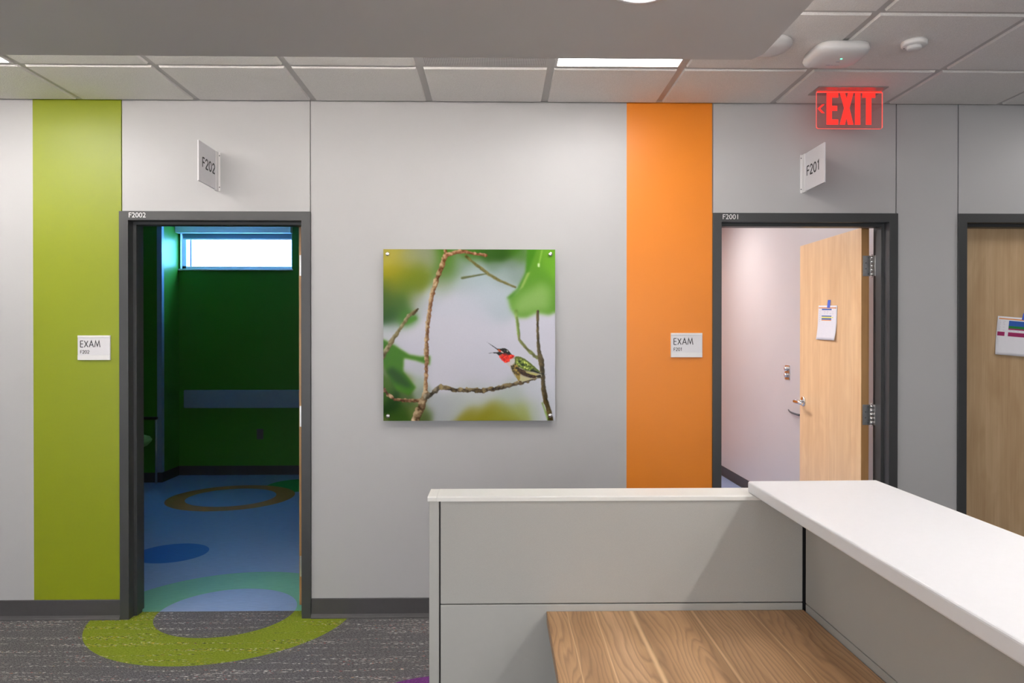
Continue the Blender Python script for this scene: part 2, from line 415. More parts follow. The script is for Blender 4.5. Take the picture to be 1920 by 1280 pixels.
struct(B(XL-.1, XL, YB, .15, 0, 2.9).build('wall_left', M['wall']))
struct(B(XR, XR+.1, YB, .15, 0, 2.9).build('wall_right', M['wall']))
WB0, WB1, WBZ0, WBZ1 = -3.4, 5.2, .55, 2.40
m = MB().mat(M['wall']); m.box(XL-.1, WB0, YB-.1, YB, 0, 2.9); m.box(WB1, XR+.1, YB-.1, YB, 0, 2.9); m.box(WB0, WB1, YB-.1, YB, 0, WBZ0); m.box(WB0, WB1, YB-.1, YB, WBZ1, 2.9)
struct(m.build('wall_back'))
w = struct(thing('fill_window_behind', None, None, ((WB0+WB1)/2, YB, WBZ0)))  # unseen glowing window, added to throw fill light from behind the viewer
B(WB0, WB1, YB-.07, YB-.06, WBZ0, WBZ1).build('glowing_fill_pane', M['backfill'], w)
m = MB().mat(M['frame'])
for k in range(9):
    x = WB0+(WB1-WB0)*k/8; m.box(max(WB0, x-.03), min(WB1, x+.03), YB-.06, YB+.01, WBZ0, WBZ1)
m.box(WB0, WB1, YB-.06, YB+.01, WBZ0, WBZ0+.06); m.box(WB0, WB1, YB-.06, YB+.01, WBZ1-.06, WBZ1)
m.build('window_frame', parent=w)
struct(B(XL-.1, XR+.1, -4.7, .104, -.02, 0).build('floor', M['carpet']))
struct(B(XL-.1, XR+.1, YB-.1, -4.7, -.02, 0).build('floor', plain('added_bounce_floor', (.60, .56, .50), .45)))  # unseen pale floor, added to bounce light up to the soffit
m = B(-2.7, 1.86, .104, 4.4, -.02, 0); struct(m.build('floor', M['vinyl']))
m = B(1.86, 6.4, .104, 4.8, -.02, 0); struct(m.build('floor', M['vinyl']))

# baseboards with a coved toe
def baseboard(name, x0, x1, y=0, h=.104):
    prof = [(0, 0), (-.016, 0), (-.016, .004), (-.010, .012), (-.006, .022), (-.005, h-.004), (-.003, h), (0, h)]
    mb = MB().mat(M['base']); mb.prism(prof, lambda a, b, t: (t, y+a, b), x0, x1)
    struct(mb.build(name))
baseboard('baseboard_left', XL, D1[0]-FT-.001)
baseboard('baseboard_middle', D1[1]+FT+.001, D2[0]-FT-.001)
baseboard('baseboard_right', D2[1]+FT+.001, D3[0]-FT-.001)
baseboard('baseboard_end', D3[1]+FT+.001, XR)

# lay-in ceiling: dropped-edge tiles over exposed grid
FIX = {(4, 1), (-1, 1), (9, 1), (3, 1), (1, 6), (-4, 6), (7, 6)}
def cell(i, r):
    x0, x1 = i*T, (i+1)*T
    y1 = 0 if r == 0 else ROW-(r-1)*T
    y0 = ROW if r == 0 else y1-T
    return max(x0, XL), min(x1, XR), max(y0, YB), y1
SOF_X, SOF_Y, SOF_Z = 3.085, -1.435, 2.44
m = MB().mat(M['tile']); g = .0155
for i in range(-9, 16):
    for r in range(0, 13):
        x0, x1, y0, y1 = cell(i, r)
        if x1-x0 < .05 or y1-y0 < .05 or (i, r) in FIX: continue
        if x1 < SOF_X and y1 < SOF_Y-.30: continue
        yb = y1-(.023 if r == 0 else g)
        a, b, c, d = x0+g, x1-g, y0+g, yb
        e = .004
        m.hexa([(a+e, c+e, CH-.009), (b-e, c+e, CH-.009), (a+e, d-e, CH-.009), (b-e, d-e, CH-.009),
                (a, c, CH+.002), (b, c, CH+.002), (a, d, CH+.002), (b, d, CH+.002)])
m.mat(M['tbar'])
m.box(XL, XR, YB, .0, CH+.001, CH+.04)
struct(m.build('ceiling'))
# wall angle along the corridor wall
m = MB().mat(M['tbar']); m.box(XL, XR, -.022, -.0005, CH-.0015, CH+.0005); m.box(XL, XR, -.002, -.0005, CH-.0015, CH+.01)
struct(m.build('trim_1'))

# lowered gypsum soffit on the near side, with a small eased corner
m = MB().mat(M['softwhite'])
holes_x = [.788+1.80*k for k in (-3, -2, -1, 0, 1)]; holes_y = [-1.945, -3.76, -5.59]
HR = .074
outline = [(XL, YB), (SOF_X, YB), (SOF_X, SOF_Y-.05), (SOF_X-.024, SOF_Y), (XL, SOF_Y)]
# underside as a grid of panels with round openings
def plate_with_hole(mb, x0, x1, y0, y1, z, cx, cy, r, n=48):
    b = len(mb.v); k = n//4
    outer = []
    for (ax, ay), (bx, by) in (((x1, y0), (x1, y1)), ((x1, y1), (x0, y1)), ((x0, y1), (x0, y0)), ((x0, y0), (x1, y0))):
        outer += [(ax+(bx-ax)*i/k, ay+(by-ay)*i/k) for i in range(k)]
    inner = [(cx+r*math.cos(-PI/4+2*PI*i/n), cy+r*math.sin(-PI/4+2*PI*i/n)) for i in range(n)]
    mb.v += [(x, y, z) for x, y in outer]+[(x, y, z) for x, y in inner]
    for i in range(n): j = (i+1) % n; mb.face([b+i, b+n+i, b+n+j, b+j])
hs = .15
xs = sorted([XL]+[v for h in holes_x for v in (h-hs, h+hs)]+[SOF_X-.024])
ys = sorted([YB]+[v for h in holes_y for v in (h-hs, h+hs)]+[SOF_Y])
for a, b in zip(xs, xs[1:]):
    for c, d in zip(ys, ys[1:]):
        hx = [h for h in holes_x if abs((a+b)/2-h) < .01 and abs(b-a-2*hs) < .01]; hy = [h for h in holes_y if abs((c+d)/2-h) < .01]
        if hx and hy: plate_with_hole(m, a, b, c, d, SOF_Z, hx[0], hy[0], HR)
        else: n0 = len(m.v); m.v += [(a, c, SOF_Z), (b, c, SOF_Z), (b, d, SOF_Z), (a, d, SOF_Z)]; m.face([n0, n0+3, n0+2, n0+1])
n0 = len(m.v); m.v += [(SOF_X-.024, YB, SOF_Z), (SOF_X, YB, SOF_Z), (SOF_X, SOF_Y-.05, SOF_Z), (SOF_X-.024, SOF_Y, SOF_Z)]; m.face([n0, n0+3, n0+2, n0+1])
LEDGE = SOF_Z+.05; SB = SOF_Y-.26  # ledge stepped in to hold the added fill strip
n0 = len(m.v); m.v += [(x, y, z) for z in (SOF_Z, LEDGE) for x, y in outline]
for i in range(5): j = (i+1) % 5; m.face([n0+i, n0+j, n0+5+j, n0+5+i])
m.face([n0+5, n0+6, n0+7, n0+8, n0+9])
n0 = len(m.v); m.v += [(XL, SB, LEDGE), (SOF_X, SB, LEDGE), (SOF_X, SB, CH+.001), (XL, SB, CH+.001), (SOF_X, YB, LEDGE), (SOF_X, YB, CH+.001)]
m.face([n0, n0+1, n0+2, n0+3]); m.face([n0+1, n0+4, n0+5, n0+2])
struct(m.build('ceiling_soffit', fixn=False))

# ---- left exam room (green)
RY = 4.18; BX, BY = -1.272, 3.77
WX0, WX1, WZ0, WZ1 = -1.255, -.05, 2.235, 2.70
m = MB().mat(M['green_dim'])
m.box(BX, 1.86, RY, RY+.15, 0, WZ0); m.box(BX, WX0, RY, RY+.15, WZ0, 2.9); m.box(WX1, 1.86, RY, RY+.15, WZ0, 2.9); m.box(WX0, WX1, RY, RY+.15, WZ1, 2.9)
struct(m.build('wall_far'))
struct(B(-2.7, BX, BY, RY+.15, 0, 2.9).build('wall_far', M['green_dim']))
struct(B(-2.7, -2.6, .152, BY, 0, 2.9).build('wall_left', M['green_dim']))
m = MB().mat(M['green_dim']); m.box(1.75, 1.80, .152, RY, 0, 2.9); m.mat(M['roomwhite']); m.box(1.8001, 1.90, .152, 4.65, 0, 2.9)
struct(m.build('wall_right'))
struct(B(-2.7, 1.86, .151, RY+.15, CH, CH+.04).build('ceiling', M['tile']))
# dark base round the far wall and the projecting corner
m = MB().mat(M['base'])
m.box(BX+.006, 1.75, RY-.006, RY, 0, .10); m.box(BX, BX+.006, BY-.006, RY-.006, 0, .10); m.box(-2.6, BX, BY-.006, BY, 0, .10)
struct(m.build('baseboard_far'))
# window
w = struct(thing('window_1', None, None, ((WX0+WX1)/2, RY, WZ0)))
fy0, fy1 = RY+.045, RY+.095
m = MB().mat(M['winwhite'])
m.box(WX0, WX0+.045, fy0, fy1, WZ0, WZ1); m.box(WX1-.012, WX1, fy0, fy1, WZ0, WZ1); m.box(WX0, WX1, fy0, fy1, WZ0, WZ0+.032); m.box(WX0, WX1, fy0, fy1, 2.60, WZ1)
m.build('window_frame', parent=w)
B(WX0+.080, WX0+.091, fy0+.02, fy1-.01, WZ0+.032, 2.60).build('gasket', M['tape'], w)
B(WX0+.04, WX1-.01, fy0+.022, fy0+.028, WZ0+.03, 2.605).build('window_pane', M['glass'], w)
B(WX0-.03, WX1+.012, RY-.02, RY+.05, WZ0-.016, WZ0).build('window_sill', M['winwhite'], w, bevel=.003)
m = MB().mat(M['winwhite']); m.box(WX0-.001, WX0+.004, RY, fy0, WZ0, WZ1); m.box(WX1-.004, WX1+.001, RY, fy0, WZ0, WZ1)
m.build('window_reveal', parent=w)
# outside: plain wall thickness only, sky beyond

# ---- right exam room (white walls, lit)
struct(B(4.626, 4.664, .152, 4.65, 0, 2.9).build('wall_right', M['roomwhite']))
struct(B(1.86, 4.7, 4.65, 4.75, 0, 2.9).build('wall_far', M['orange']))
struct(B(1.80, 4.7, .151, 4.75, CH, CH+.04).build('ceiling', M['tile']))
m = MB().mat(M['base']); m.box(4.620, 4.626, .17, 4.65, 0, .10); m.box(4.612, 4.62, .17, 4.65, 0, .006)
struct(m.build('baseboard_side'))
m = MB().mat(M['base']); m.box(1.9, 4.612, 4.644, 4.65, 0, .10); struct(m.build('baseboard_far'))

# ---- doors: frame, leaf, hinges, handle
def door_frame(root, d0, d1, number=None, bottom=0):
    prof = [(-.012, -FT), (-.012, 0), (.044, 0), (.044, .016), (.104, .016), (.104, 0), (.160, 0), (.160, -FT), (.151, -FT), (.151, -.043), (-.0005, -.043), (-.0005, -FT)]
    mb = MB().mat(M['frame'])
    n = len(prof); b = len(mb.v)
    # four stations: left foot, left top mitre, right top mitre, right foot
    for k in range(4):
        for y, u in prof:
            if k == 0: mb.v.append((d0+u, y, 0))
            elif k == 1: mb.v.append((d0+u, y, DH-u))
            elif k == 2: mb.v.append((d1-u, y, DH-u))
            else: mb.v.append((d1-u, y, 0))
    for k in range(3):
        for i in range(n): j = (i+1) % n; mb.face([b+k*n+i, b+k*n+j, b+(k+1)*n+j, b+(k+1)*n+i])
    mb.face(list(range(b, b+n))); mb.face(list(range(b+3*n, b+4*n)))
    fr = mb.build('door_frame', parent=root)
    fr.modifiers.new('bevel', 'BEVEL').width = .0015; fr.modifiers[0].segments = 2; fr.modifiers[0].limit_method = 'ANGLE'
    if number: font_text('room_number', number, (d0+.002, -.0128, DH+.014), .0375, M['whiteink'], fr)['label'] = 'white door number'
    return fr
def hinge(parent, x0, xk, x1, yf, zc, mat):
    """butt hinge opened flat: leaf on the door edge, knuckle, leaf on the jamb"""
    mb = MB().mat(mat)
    mb.box(x0, xk-.006, yf-.0025, yf+.001, zc-.057, zc+.057)
    mb.hexa([(xk+.006, yf-.004, zc-.057), (x1, yf-.032, zc-.057), (xk+.006, yf-.001, zc-.057), (x1, yf-.029, zc-.057),
             (xk+.006, yf-.004, zc+.057), (x1, yf-.032, zc+.057), (xk+.006, yf-.001, zc+.057), (x1, yf-.029, zc+.057)])
    h = mb.build('hinge', parent=parent)
    kb = MB().mat(M['chrome'])
    for k in range(5): kb.lathe([(.0001, 0), (.0065, .001), (.0065, .0205), (.0001, .0215)], (xk, yf-.004, zc-.0565+k*.0228), 14)
    kb.lathe([(.0001, 0), (.004, .002), (.004, .006), (.0001, .008)], (xk, yf-.004, zc+.057), 12)
    kb.lathe([(.0001, 0), (.004, .002), (.004, .006), (.0001, .008)], (xk, yf-.004, zc-.065), 12)
    kb.build('hinge_knuckle', parent=h)
    sb = MB().mat(M['dkgrey'])
    for dx, dz in ((-.020, .045), (-.034, .016), (-.034, -.016), (-.020, -.045)):
        sb.lathe([(.0001, 0), (.0036, 0), (.0036, .001), (.0001, .0012)], (xk+dx+.001, yf-.0026, zc+dz), 10, axis='Y', sgn=-1)
    sb.build('screw', parent=h)
    return h
def lever(parent, x, y, z, sgn, toward):
    """lever set on a leaf face whose outward direction is sgn*X; lever arm points in toward*Y"""
    rb = MB().mat(M['chrome']); rb.lathe([(.0001, 0), (.033, 0), (.033, .006), (.030, .009), (.012, .0095), (.0001, .0095)], (x, y, z), 32, axis='X', sgn=sgn)
    r = rb.build('lever_handle', parent=parent)
    ab = MB().mat(M['chrome']); ab.tube([(x+sgn*.008, y, z), (x+sgn*.062, y, z)], .0105, 16)
    pts = [(x+sgn*.060, y-toward*.012, z), (x+sgn*.066, y+toward*.03, z), (x+sgn*.066, y+toward*.08, z-.002), (x+sgn*.060, y+toward*.125, z-.006)]
    rings = []
    for i, p in enumerate(pts):
        hw, ht = (.011, .011, .010, .008)[i], (.008, .006, .005, .004)[i]
        rings.append([(p[0]+ht*math.cos(a), p[1], p[2]+hw*math.sin(a)) for a in [2*PI*k/14 for k in range(14)]])
    ab.loft(rings); ab.build('lever_arm', parent=r)
    return r
def door_leaf(root, x0, x1, y0, y1, mat, edge):
    m = MB().mat(mat); e = .0008
    m.box(x0, x1, y0+e, y1-e, .012, DH-.004); m.mat(edge); m.box(x0+.0005, x1-.0005, y0, y1, .0122, DH-.0042)
    return m.build('door_leaf', parent=root, bevel=.001, seg=1)

d = struct(thing('door_1', None, None, ((D1[0]+D1[1])/2, 0, 0)))
door_frame(d, *D1, 'F2002')
lf = door_leaf(d, 1.094, 1.1385, .158, 1.04, M['maple'], M['mapleedge'])
for z in (1.887, 1.055, .227): hinge(lf, 1.098, 1.146, 1.1515, .158, z, M['steel'])
lever(lf, 1.094, .975, 1.02, -1, -1)

d = struct(thing('door_2', None, None, ((D2[0]+D2[1])/2, 0, 0)))
door_frame(d, *D2, 'F2001')
lf = door_leaf(d, 4.224, 4.268, .158, 1.008, M['maple'], M['mapleedge'])
for z in (1.89, 1.058, .227): hinge(lf, 4.231, 4.281, 4.291, .158, z, M['steel'])
lever(lf, 4.224, .945, 1.066, -1, -1); lever(lf, 4.268, .945, 1.066, 1, -1)
m = MB().mat(M['steel']); m.box(4.236, 4.256, 1.0075, 1.0095, 1.01, 1.12); m.build('latch_plate', parent=lf)

d = struct(thing('door_3', None, None, ((D3[0]+D3[1])/2, 0, 0)))
door_frame(d, *D3)
m = MB().mat(M['maple_dim']); m.box(D3[0]+.003, D3[1]-.003, .105, .149, .012, DH-.004); lf = m.build('door_leaf', parent=d, bevel=.001)
rb = MB().mat(M['chrome']); rb.lathe([(.0001, 0), (.033, 0), (.033, .006), (.0001, .009)], (D3[1]-.07, .105, 1.02), 24, axis='Y', sgn=-1)
rb.tube([(D3[1]-.07, .10, 1.02), (D3[1]-.07, .05, 1.02)], .01); rb.tube([(D3[1]-.06, .052, 1.02), (D3[1]-.19, .052, 1.015)], .009); rb.build('lever_handle', parent=lf)
# closed-off space behind door 3
m = MB().mat(M['wall']); m.box(4.664, 6.0, .6, .65, 0, 2.9); m.box(5.95, 6.0, .151, .6, 0, 2.9); m.box(4.664, 6.0, .151, .65, 2.9, 2.94); struct(m.build('wall_closet'))

# ================================================================== LIGHTS AND CEILING THINGS
def troffer(i, r, label, mat='troffer', group='square lay-in ceiling lights', xy=None, z=CH):
    x0, x1, y0, y1 = cell(i, r) if xy is None else xy
    t = thing('ceiling_light', label, 'ceiling light', ((x0+x1)/2, (y0+y1)/2, z), group)
    m = MB().mat(M['tbar']); g = .014; w = .012
    m.box(x0+g, x1-g, y0+g, y0+g+w, z-.008, z+.0009); m.box(x0+g, x1-g, y1-g-w, y1-g, z-.008, z+.0009)
    m.box(x0+g, x0+g+w, y0+g+w, y1-g-w, z-.008, z+.0009); m.box(x1-g-w, x1-g, y0+g+w, y1-g-w, z-.008, z+.0009)
    m.build('light_frame', parent=t)
    B(x0+g+w, x1-g-w, y0+g+w, y1-g-w, z-.006, z+.0005).build('diffuser', M[mat], t)
    return t
troffer(4, 1, 'bright square ceiling light just left of the orange wall stripe')
troffer(-1, 1, 'bright square ceiling light at the left edge above the green wall stripe')
off = 'square ceiling light lying outside the picture'
troffer(9, 1, off, group='ceiling lights outside the picture')
troffer(7, 6, off, group='ceiling lights outside the picture')
troffer(0, 0, 'square ceiling light inside the brightly lit exam room', 'roomlight', 'exam room ceiling lights', (3.45, 4.05, 2.9, 3.5))
troffer(0, 0, 'square ceiling light inside the brightly lit exam room', 'roomlight', 'exam room ceiling lights', (2.35, 2.95, .6, 1.2))
troffer(0, 0, 'square ceiling light inside the brightly lit exam room', 'roomlight', 'exam room ceiling lights', (2.35, 2.95, 1.9, 2.5))

x0, x1, y0, y1 = cell(3, 1)
t = thing('air_vent', 'square perforated air grille in the ceiling left of the bright light', 'air vent', ((x0+x1)/2, (y0+y1)/2, CH))
B(x0+.014, x1-.014, y0+.014, y1-.014, CH-.004, CH+.0009).build('vent_frame', M['tbar'], t)
B(x0+.03, x1-.03, y0+.03, y1-.03, CH-.009, CH-.004).build('vent_face', M['vent'], t)

t = thing('ceiling_fill_strip', 'added fill strip lying out of sight on the ledge of the lowered ceiling', 'fill light', (0, SOF_Y-.15, SOF_Z+.05))  # unseen strip, added to light the ceiling from below
B(XL+.1, SOF_X-.12, SOF_Y-.20, SOF_Y-.10, SOF_Z+.0505, SOF_Z+.075).build('strip_housing', M['tbar'], t)
B(XL+.11, SOF_X-.13, SOF_Y-.19, SOF_Y-.11, SOF_Z+.075, SOF_Z+.078).build('strip_lens', M['fillstrip'], t)

def downlight(x, y, z, label, group=None, lens='can'):
    t = thing('downlight', label, 'downlight', (x, y, z), group)
    r = HR
    m = MB().mat(M['white'])
    m.loft([[(x+q*math.cos(2*PI*k/40), y+q*math.sin(2*PI*k/40), z+h) for k in range(40)] for q, h in ((r+.012, -.0005), (r+.011, -.004), (r+.002, -.004), (r-.004, .004), (r-.010, .055), (r-.004, .060), (r-.0005, .006), (r-.0005, -.0005))], cap=False)
    m.build('trim_ring', parent=t)
    m = MB().mat(M[lens]); m.lathe([(.0001, .0500), (r-.011, .0500), (r-.011, .054), (.0001, .054)], (x, y, z), 40)
    m.build('lens', parent=t)
for k, hx in enumerate(holes_x):
    for hy in holes_y:
        if k == 3 and hy == holes_y[0]: lab, g = 'round recessed light at the top left corner of the picture', 'downlights in the lowered ceiling'
        elif k == 4 and hy == holes_y[0]: lab, g = 'round recessed light at the top edge above the orange stripe', 'downlights in the lowered ceiling'
        else: lab, g = 'round recessed light of the lowered ceiling, outside the picture', 'downlights outside the picture'
        downlight(hx, hy, SOF_Z, lab, g)
for p in ((3.80, -3.05), (3.80, -5.0)):
    downlight(p[0], p[1], CH-.064, 'round light in the tiled ceiling, outside the picture', 'downlights outside the picture', 'can2')

def rsq(cx, cy, z, h, e=4.0, n=56):
    out = []
    for k in range(n):
        a = 2*PI*k/n; c, s = math.cos(a), math.sin(a)
        out.append((cx+h*math.copysign(abs(c)**(2/e), c), cy+h*math.copysign(abs(s)**(2/e), s), z))
    return out
ax, ay = 3.658, -.762
t = thing('wireless_access_point', 'large white rounded square box with green light under the ceiling by the exit sign', 'access point', (ax, ay, CH))
m = MB().mat(M['white'])
m.loft([rsq(ax, ay, CH-.006, .088), rsq(ax, ay, CH-.012, .112, 4.5), rsq(ax, ay, CH-.034, .117, 4.5), rsq(ax, ay, CH-.046, .112, 4.4), rsq(ax, ay, CH-.053, .098, 4), rsq(ax, ay, CH-.057, .070, 3.4), rsq(ax, ay, CH-.058, .03, 3)])
m.build('housing', parent=t)
B(ax-.06, ax+.06, ay-.06, ay+.06, CH-.0065, CH-.009+.0002).build('mounting_bracket', M['white2'], t)
m = MB().mat(M['led']); m.loft([rsq(ax+.012, ay-.028, CH-.0575, .0045, 2, 16), rsq(ax+.012, ay-.028, CH-.0595, .004, 2, 16)]); m.build('indicator_light', parent=t)
m = MB().mat(M['pgrey']); m.box(ax+.004, ax+.020, ay+.002, ay+.010, CH-.0587, CH-.0575); m.build('badge', parent=t)
m = MB().mat(M['pgrey'])
for a, b in ((-.022, -.004), (0, .010), (.014, .024), (.028, .036)): m.box(ax+a, ax+b, ay+.045, ay+.048, CH-.0585, CH-.056)
m.build('marking', parent=t)
sx_, sy_ = 3.948, -.86
t = thing('smoke_detector', 'small round white detector on the ceiling tile right of the access point', 'smoke detector', (sx_, sy_, CH-.009))
m = MB().mat(M['white']); m.lathe([(.0001, 0), (.050, 0), (.051, -.006), (.050, -.018), (.046, -.022), (.0001, -.022)], (sx_, sy_, CH-.009), 40); m.build('detector_base', parent=t)
m = MB().mat(M['white']); m.lathe([(.030, -.021), (.029, -.031), (.026, -.034), (.0001, -.035)], (sx_, sy_, CH-.009), 32); m.build('detector_cap', parent=t)
m = MB().mat(M['dkgrey']); m.lathe([(.0001, -.0215), (.003, -.0215), (.003, -.0232), (.0001, -.0234)], (sx_-.032, sy_+.022, CH-.009), 12); m.build('test_light', parent=t)
m = MB().mat(M['white']); px_, py_ = 3.335, -.83
m.lathe([(.0001, 0), (.10, 0), (.102, -.006), (.098, -.020), (.085, -.030), (.05, -.036), (.0001, -.038)], (0, 0, 0), 48)
o = m.build('ceiling_sensor'); o.location = (px_, py_, CH-.009)
tag(o, 'shallow round white dome on the ceiling half hidden behind the lowered ceiling corner', 'ceiling sensor')

# exit sign
ey = -.235
t = thing('exit_sign', 'red illuminated EXIT sign with left arrow hanging from the ceiling', 'exit sign', (3.955, ey, CH))
m = MB().mat(M['alu']); m.box(3.785, 4.135, ey-.066, ey+.066, CH-.014, CH-.0088); m.box(3.80, 4.12, ey-.016, ey+.016, CH-.0155, CH-.0139)
m.build('ceiling_plate', parent=t, bevel=.0015)
B(3.805, 4.130, ey-.006, ey+.006, CH-.019, CH-.0156).build('light_slot', M['exitslot'], t)
ex0, ex1, ez0, ez1 = 3.799, 4.137, 2.543, CH-.019
def rrect(x0, x1, z0, z1, r, n=6):
    o = []
    for cx, cz, a in ((x1-r, z1-.0005, 0), (x0+r, z1-.0005, 0), (x0+r, z0+r, 180), (x1-r, z0+r, 270)):
        if a: o += [(cx+r*math.cos(math.radians(a+90*i/n)), cz+r*math.sin(math.radians(a+90*i/n))) for i in range(n+1)]
    return [(x1, z1), (x0, z1)]+o
outl = rrect(ex0, ex1, ez0, ez1, .012)
m = MB().mat(M['acrylic']); m.prism(outl, lambda a, b, t_: (a, t_, b), ey-.004, ey+.004); ac = m.build('acrylic_panel', parent=t)
# glowing cut edge of the acrylic
def inset(poly, d):
    cx = sum(p[0] for p in poly)/len(poly); cz = sum(p[1] for p in poly)/len(poly)
    return [(p[0]-math.copysign(d, p[0]-cx), p[1]-math.copysign(d, p[1]-cz)) for p in poly]
m = MB().mat(M['exitedge']); ins = inset(outl, -.0012); b0 = len(m.v); n = len(outl)
for yy in (ey-.0042, ey+.0042):
    m.v += [(a, yy, b) for a, b in ins]+[(a, yy, b) for a, b in inset(outl, .0006)]
for i in range(n):
    j = (i+1) % n
    m.face([b0+i, b0+j, b0+n+j, b0+n+i]); m.face([b0+2*n+i, b0+2*n+j, b0+3*n+j, b0+3*n+i]); m.face([b0+i, b0+j, b0+2*n+j, b0+2*n+i])
m.build('glowing_edge', parent=ac)
def poly_letters(mb, shapes, x0, z0, w, h, y):
    for sh in shapes: mb.prism([(x0+a*w, z0+b*h) for a, b in sh], lambda a, b, t_: (a, t_, b), y, y+.0012)
lx = lambda c: onY(1480+c/6.4, 200, ey-.005).x
lz = lambda c: onY(1590, 60+c/6.4, ey-.005).z
zt, zb = lz(728), lz(1112)
def letter(mb, shapes):
    for sh in shapes: mb.prism([(lx(a), lz(b)) for a, b in sh], lambda a, b, t_: (a, t_, b), ey-.0052, ey-.0041)
EX = [
 [[(447, 728), (512, 728), (512, 1112), (447, 1112)], [(512, 728), (587, 728), (587, 787), (512, 787)], [(512, 886), (575, 886), (575, 946), (512, 946)], [(512, 1048), (587, 1048), (587, 1112), (512, 1112)]],
 [[(605, 728), (668, 728), (688, 800), (705, 728), (770, 728), (722, 912), (770, 1112), (705, 1112), (686, 1030), (668, 1112), (605, 1112), (657, 912)]],
 [[(788, 728), (853, 728), (853, 1112), (788, 1112)]],
 [[(875, 728), (1032, 728), (1032, 787), (875, 787)], [(920, 787), (985, 787), (985, 1112), (920, 1112)]],
]
for sh in EX:
    m = MB().mat(M['exitred']); letter(m, sh); m.build('letter', parent=ac, fixn=True)
m = MB().mat(M['exitred']); letter(m, [[(425, 868), (370, 920), (425, 975), (390, 975), (340, 920), (395, 868)]]); m.build('arrow', parent=ac)

# ================================================================== SIGNS
def plaque(x, z, w, h, num, label):
    t = thing('room_sign', label, 'sign', (x, 0, z), 'EXAM plaques beside the doors')
    B(x, x+w, -.006, -.0002, z, z+h).build('back_plate', M['white2'], t, bevel=.0006)
    B(x+.0005, x+w-.0005, -.0095, -.006, z+h-.012, z+h-.0002).build('top_rail', M['white'], t, bevel=.001)
    B(x+.0005, x+w-.0005, -.0095, -.006, z+.0002, z+.026).build('bottom_rail', M['white'], t, bevel=.001)
    B(x+.001, x+w-.001, -.0078, -.006, z+.027, z+h-.013).build('name_insert', M['white2'], t)
    m = MB().mat(M['ink'])
    stroke_text(m, 'EXAM', (x+.0155, -.0078, z+.066), (1, 0, 0), (0, 0, 1), (0, -1, 0), .037, .0038, gap=.13, sx=.84)
    m.build('lettering', parent=t)
    m = MB().mat(M['ink'])
    stroke_text(m, num, (x+.0155, -.0078, z+.0335), (1, 0, 0), (0, 0, 1), (0, -1, 0), .0185, .0024, gap=.12, sx=.95)
    m.build('small_number', parent=t)
plaque(-.023, 1.371, .170, .130, 'F202', 'white EXAM F202 plaque on the green wall stripe')
plaque(3.117, 1.384, .169, .130, 'F201', 'white EXAM F201 plaque on the orange wall stripe')

def flag_sign(xw, side, ynear, num, label):
    """sign panel standing out from the wall; side=+1 when the reading face looks to +X"""
    z0, z1 = 2.266, 2.468; th = .006
    t = thing('projecting_sign', label, 'sign', (xw, 0, z0), 'room number signs standing out above the doors')
    m = MB().mat(M['white'])
    m.box(xw-.006 if side > 0 else xw-.016, xw+.016 if side > 0 else xw+.006, -.004, -.0003, z0-.002, z1)
    m.build('wall_flange', parent=t)
    m = MB().mat(M['white']); m.box(xw-.0065, xw+.0065, -.036, -.004, z0-.002, z1); m.build('bracket', parent=t, bevel=.0012)
    m = MB().mat(M['white2']); m.box(xw-.0035, xw+.0035, ynear, -.030, z0+.001, z1-.0005); m.build('sign_panel', parent=t, bevel=.0008)
    m = MB().mat(M['ink'])
    rt = (0, 1, 0) if side > 0 else (0, -1, 0); nx = (1, 0, 0) if side > 0 else (-1, 0, 0)
    h = .055
    y0 = ynear+.048 if side > 0 else -.062
    stroke_text(m, num, (xw+side*.0035, y0, z0+.075), rt, (0, 0, 1), nx, h, .0075, gap=.19, sx=1.05)
    m.build('lettering', parent=t)
    for z in (z0+.018, z1-.018):
        m = MB().mat(M['dkgrey']); m.lathe([(.0001, 0), (.003, 0), (.003, .001), (.0001, .0012)], (xw+side*.0115, -.004, z), 12, axis='Y', sgn=-1); m.build('screw', parent=t)
yn2 = onX(372.5, 305, .712).y; yn1 = onX(1545.5, 305, 3.826).y
flag_sign(.709, 1, yn2, 'F202', 'white F202 flag sign above the dark doorway')
flag_sign(3.829, -1, yn1, 'F201', 'white F201 flag sign above the bright doorway, under the exit sign')

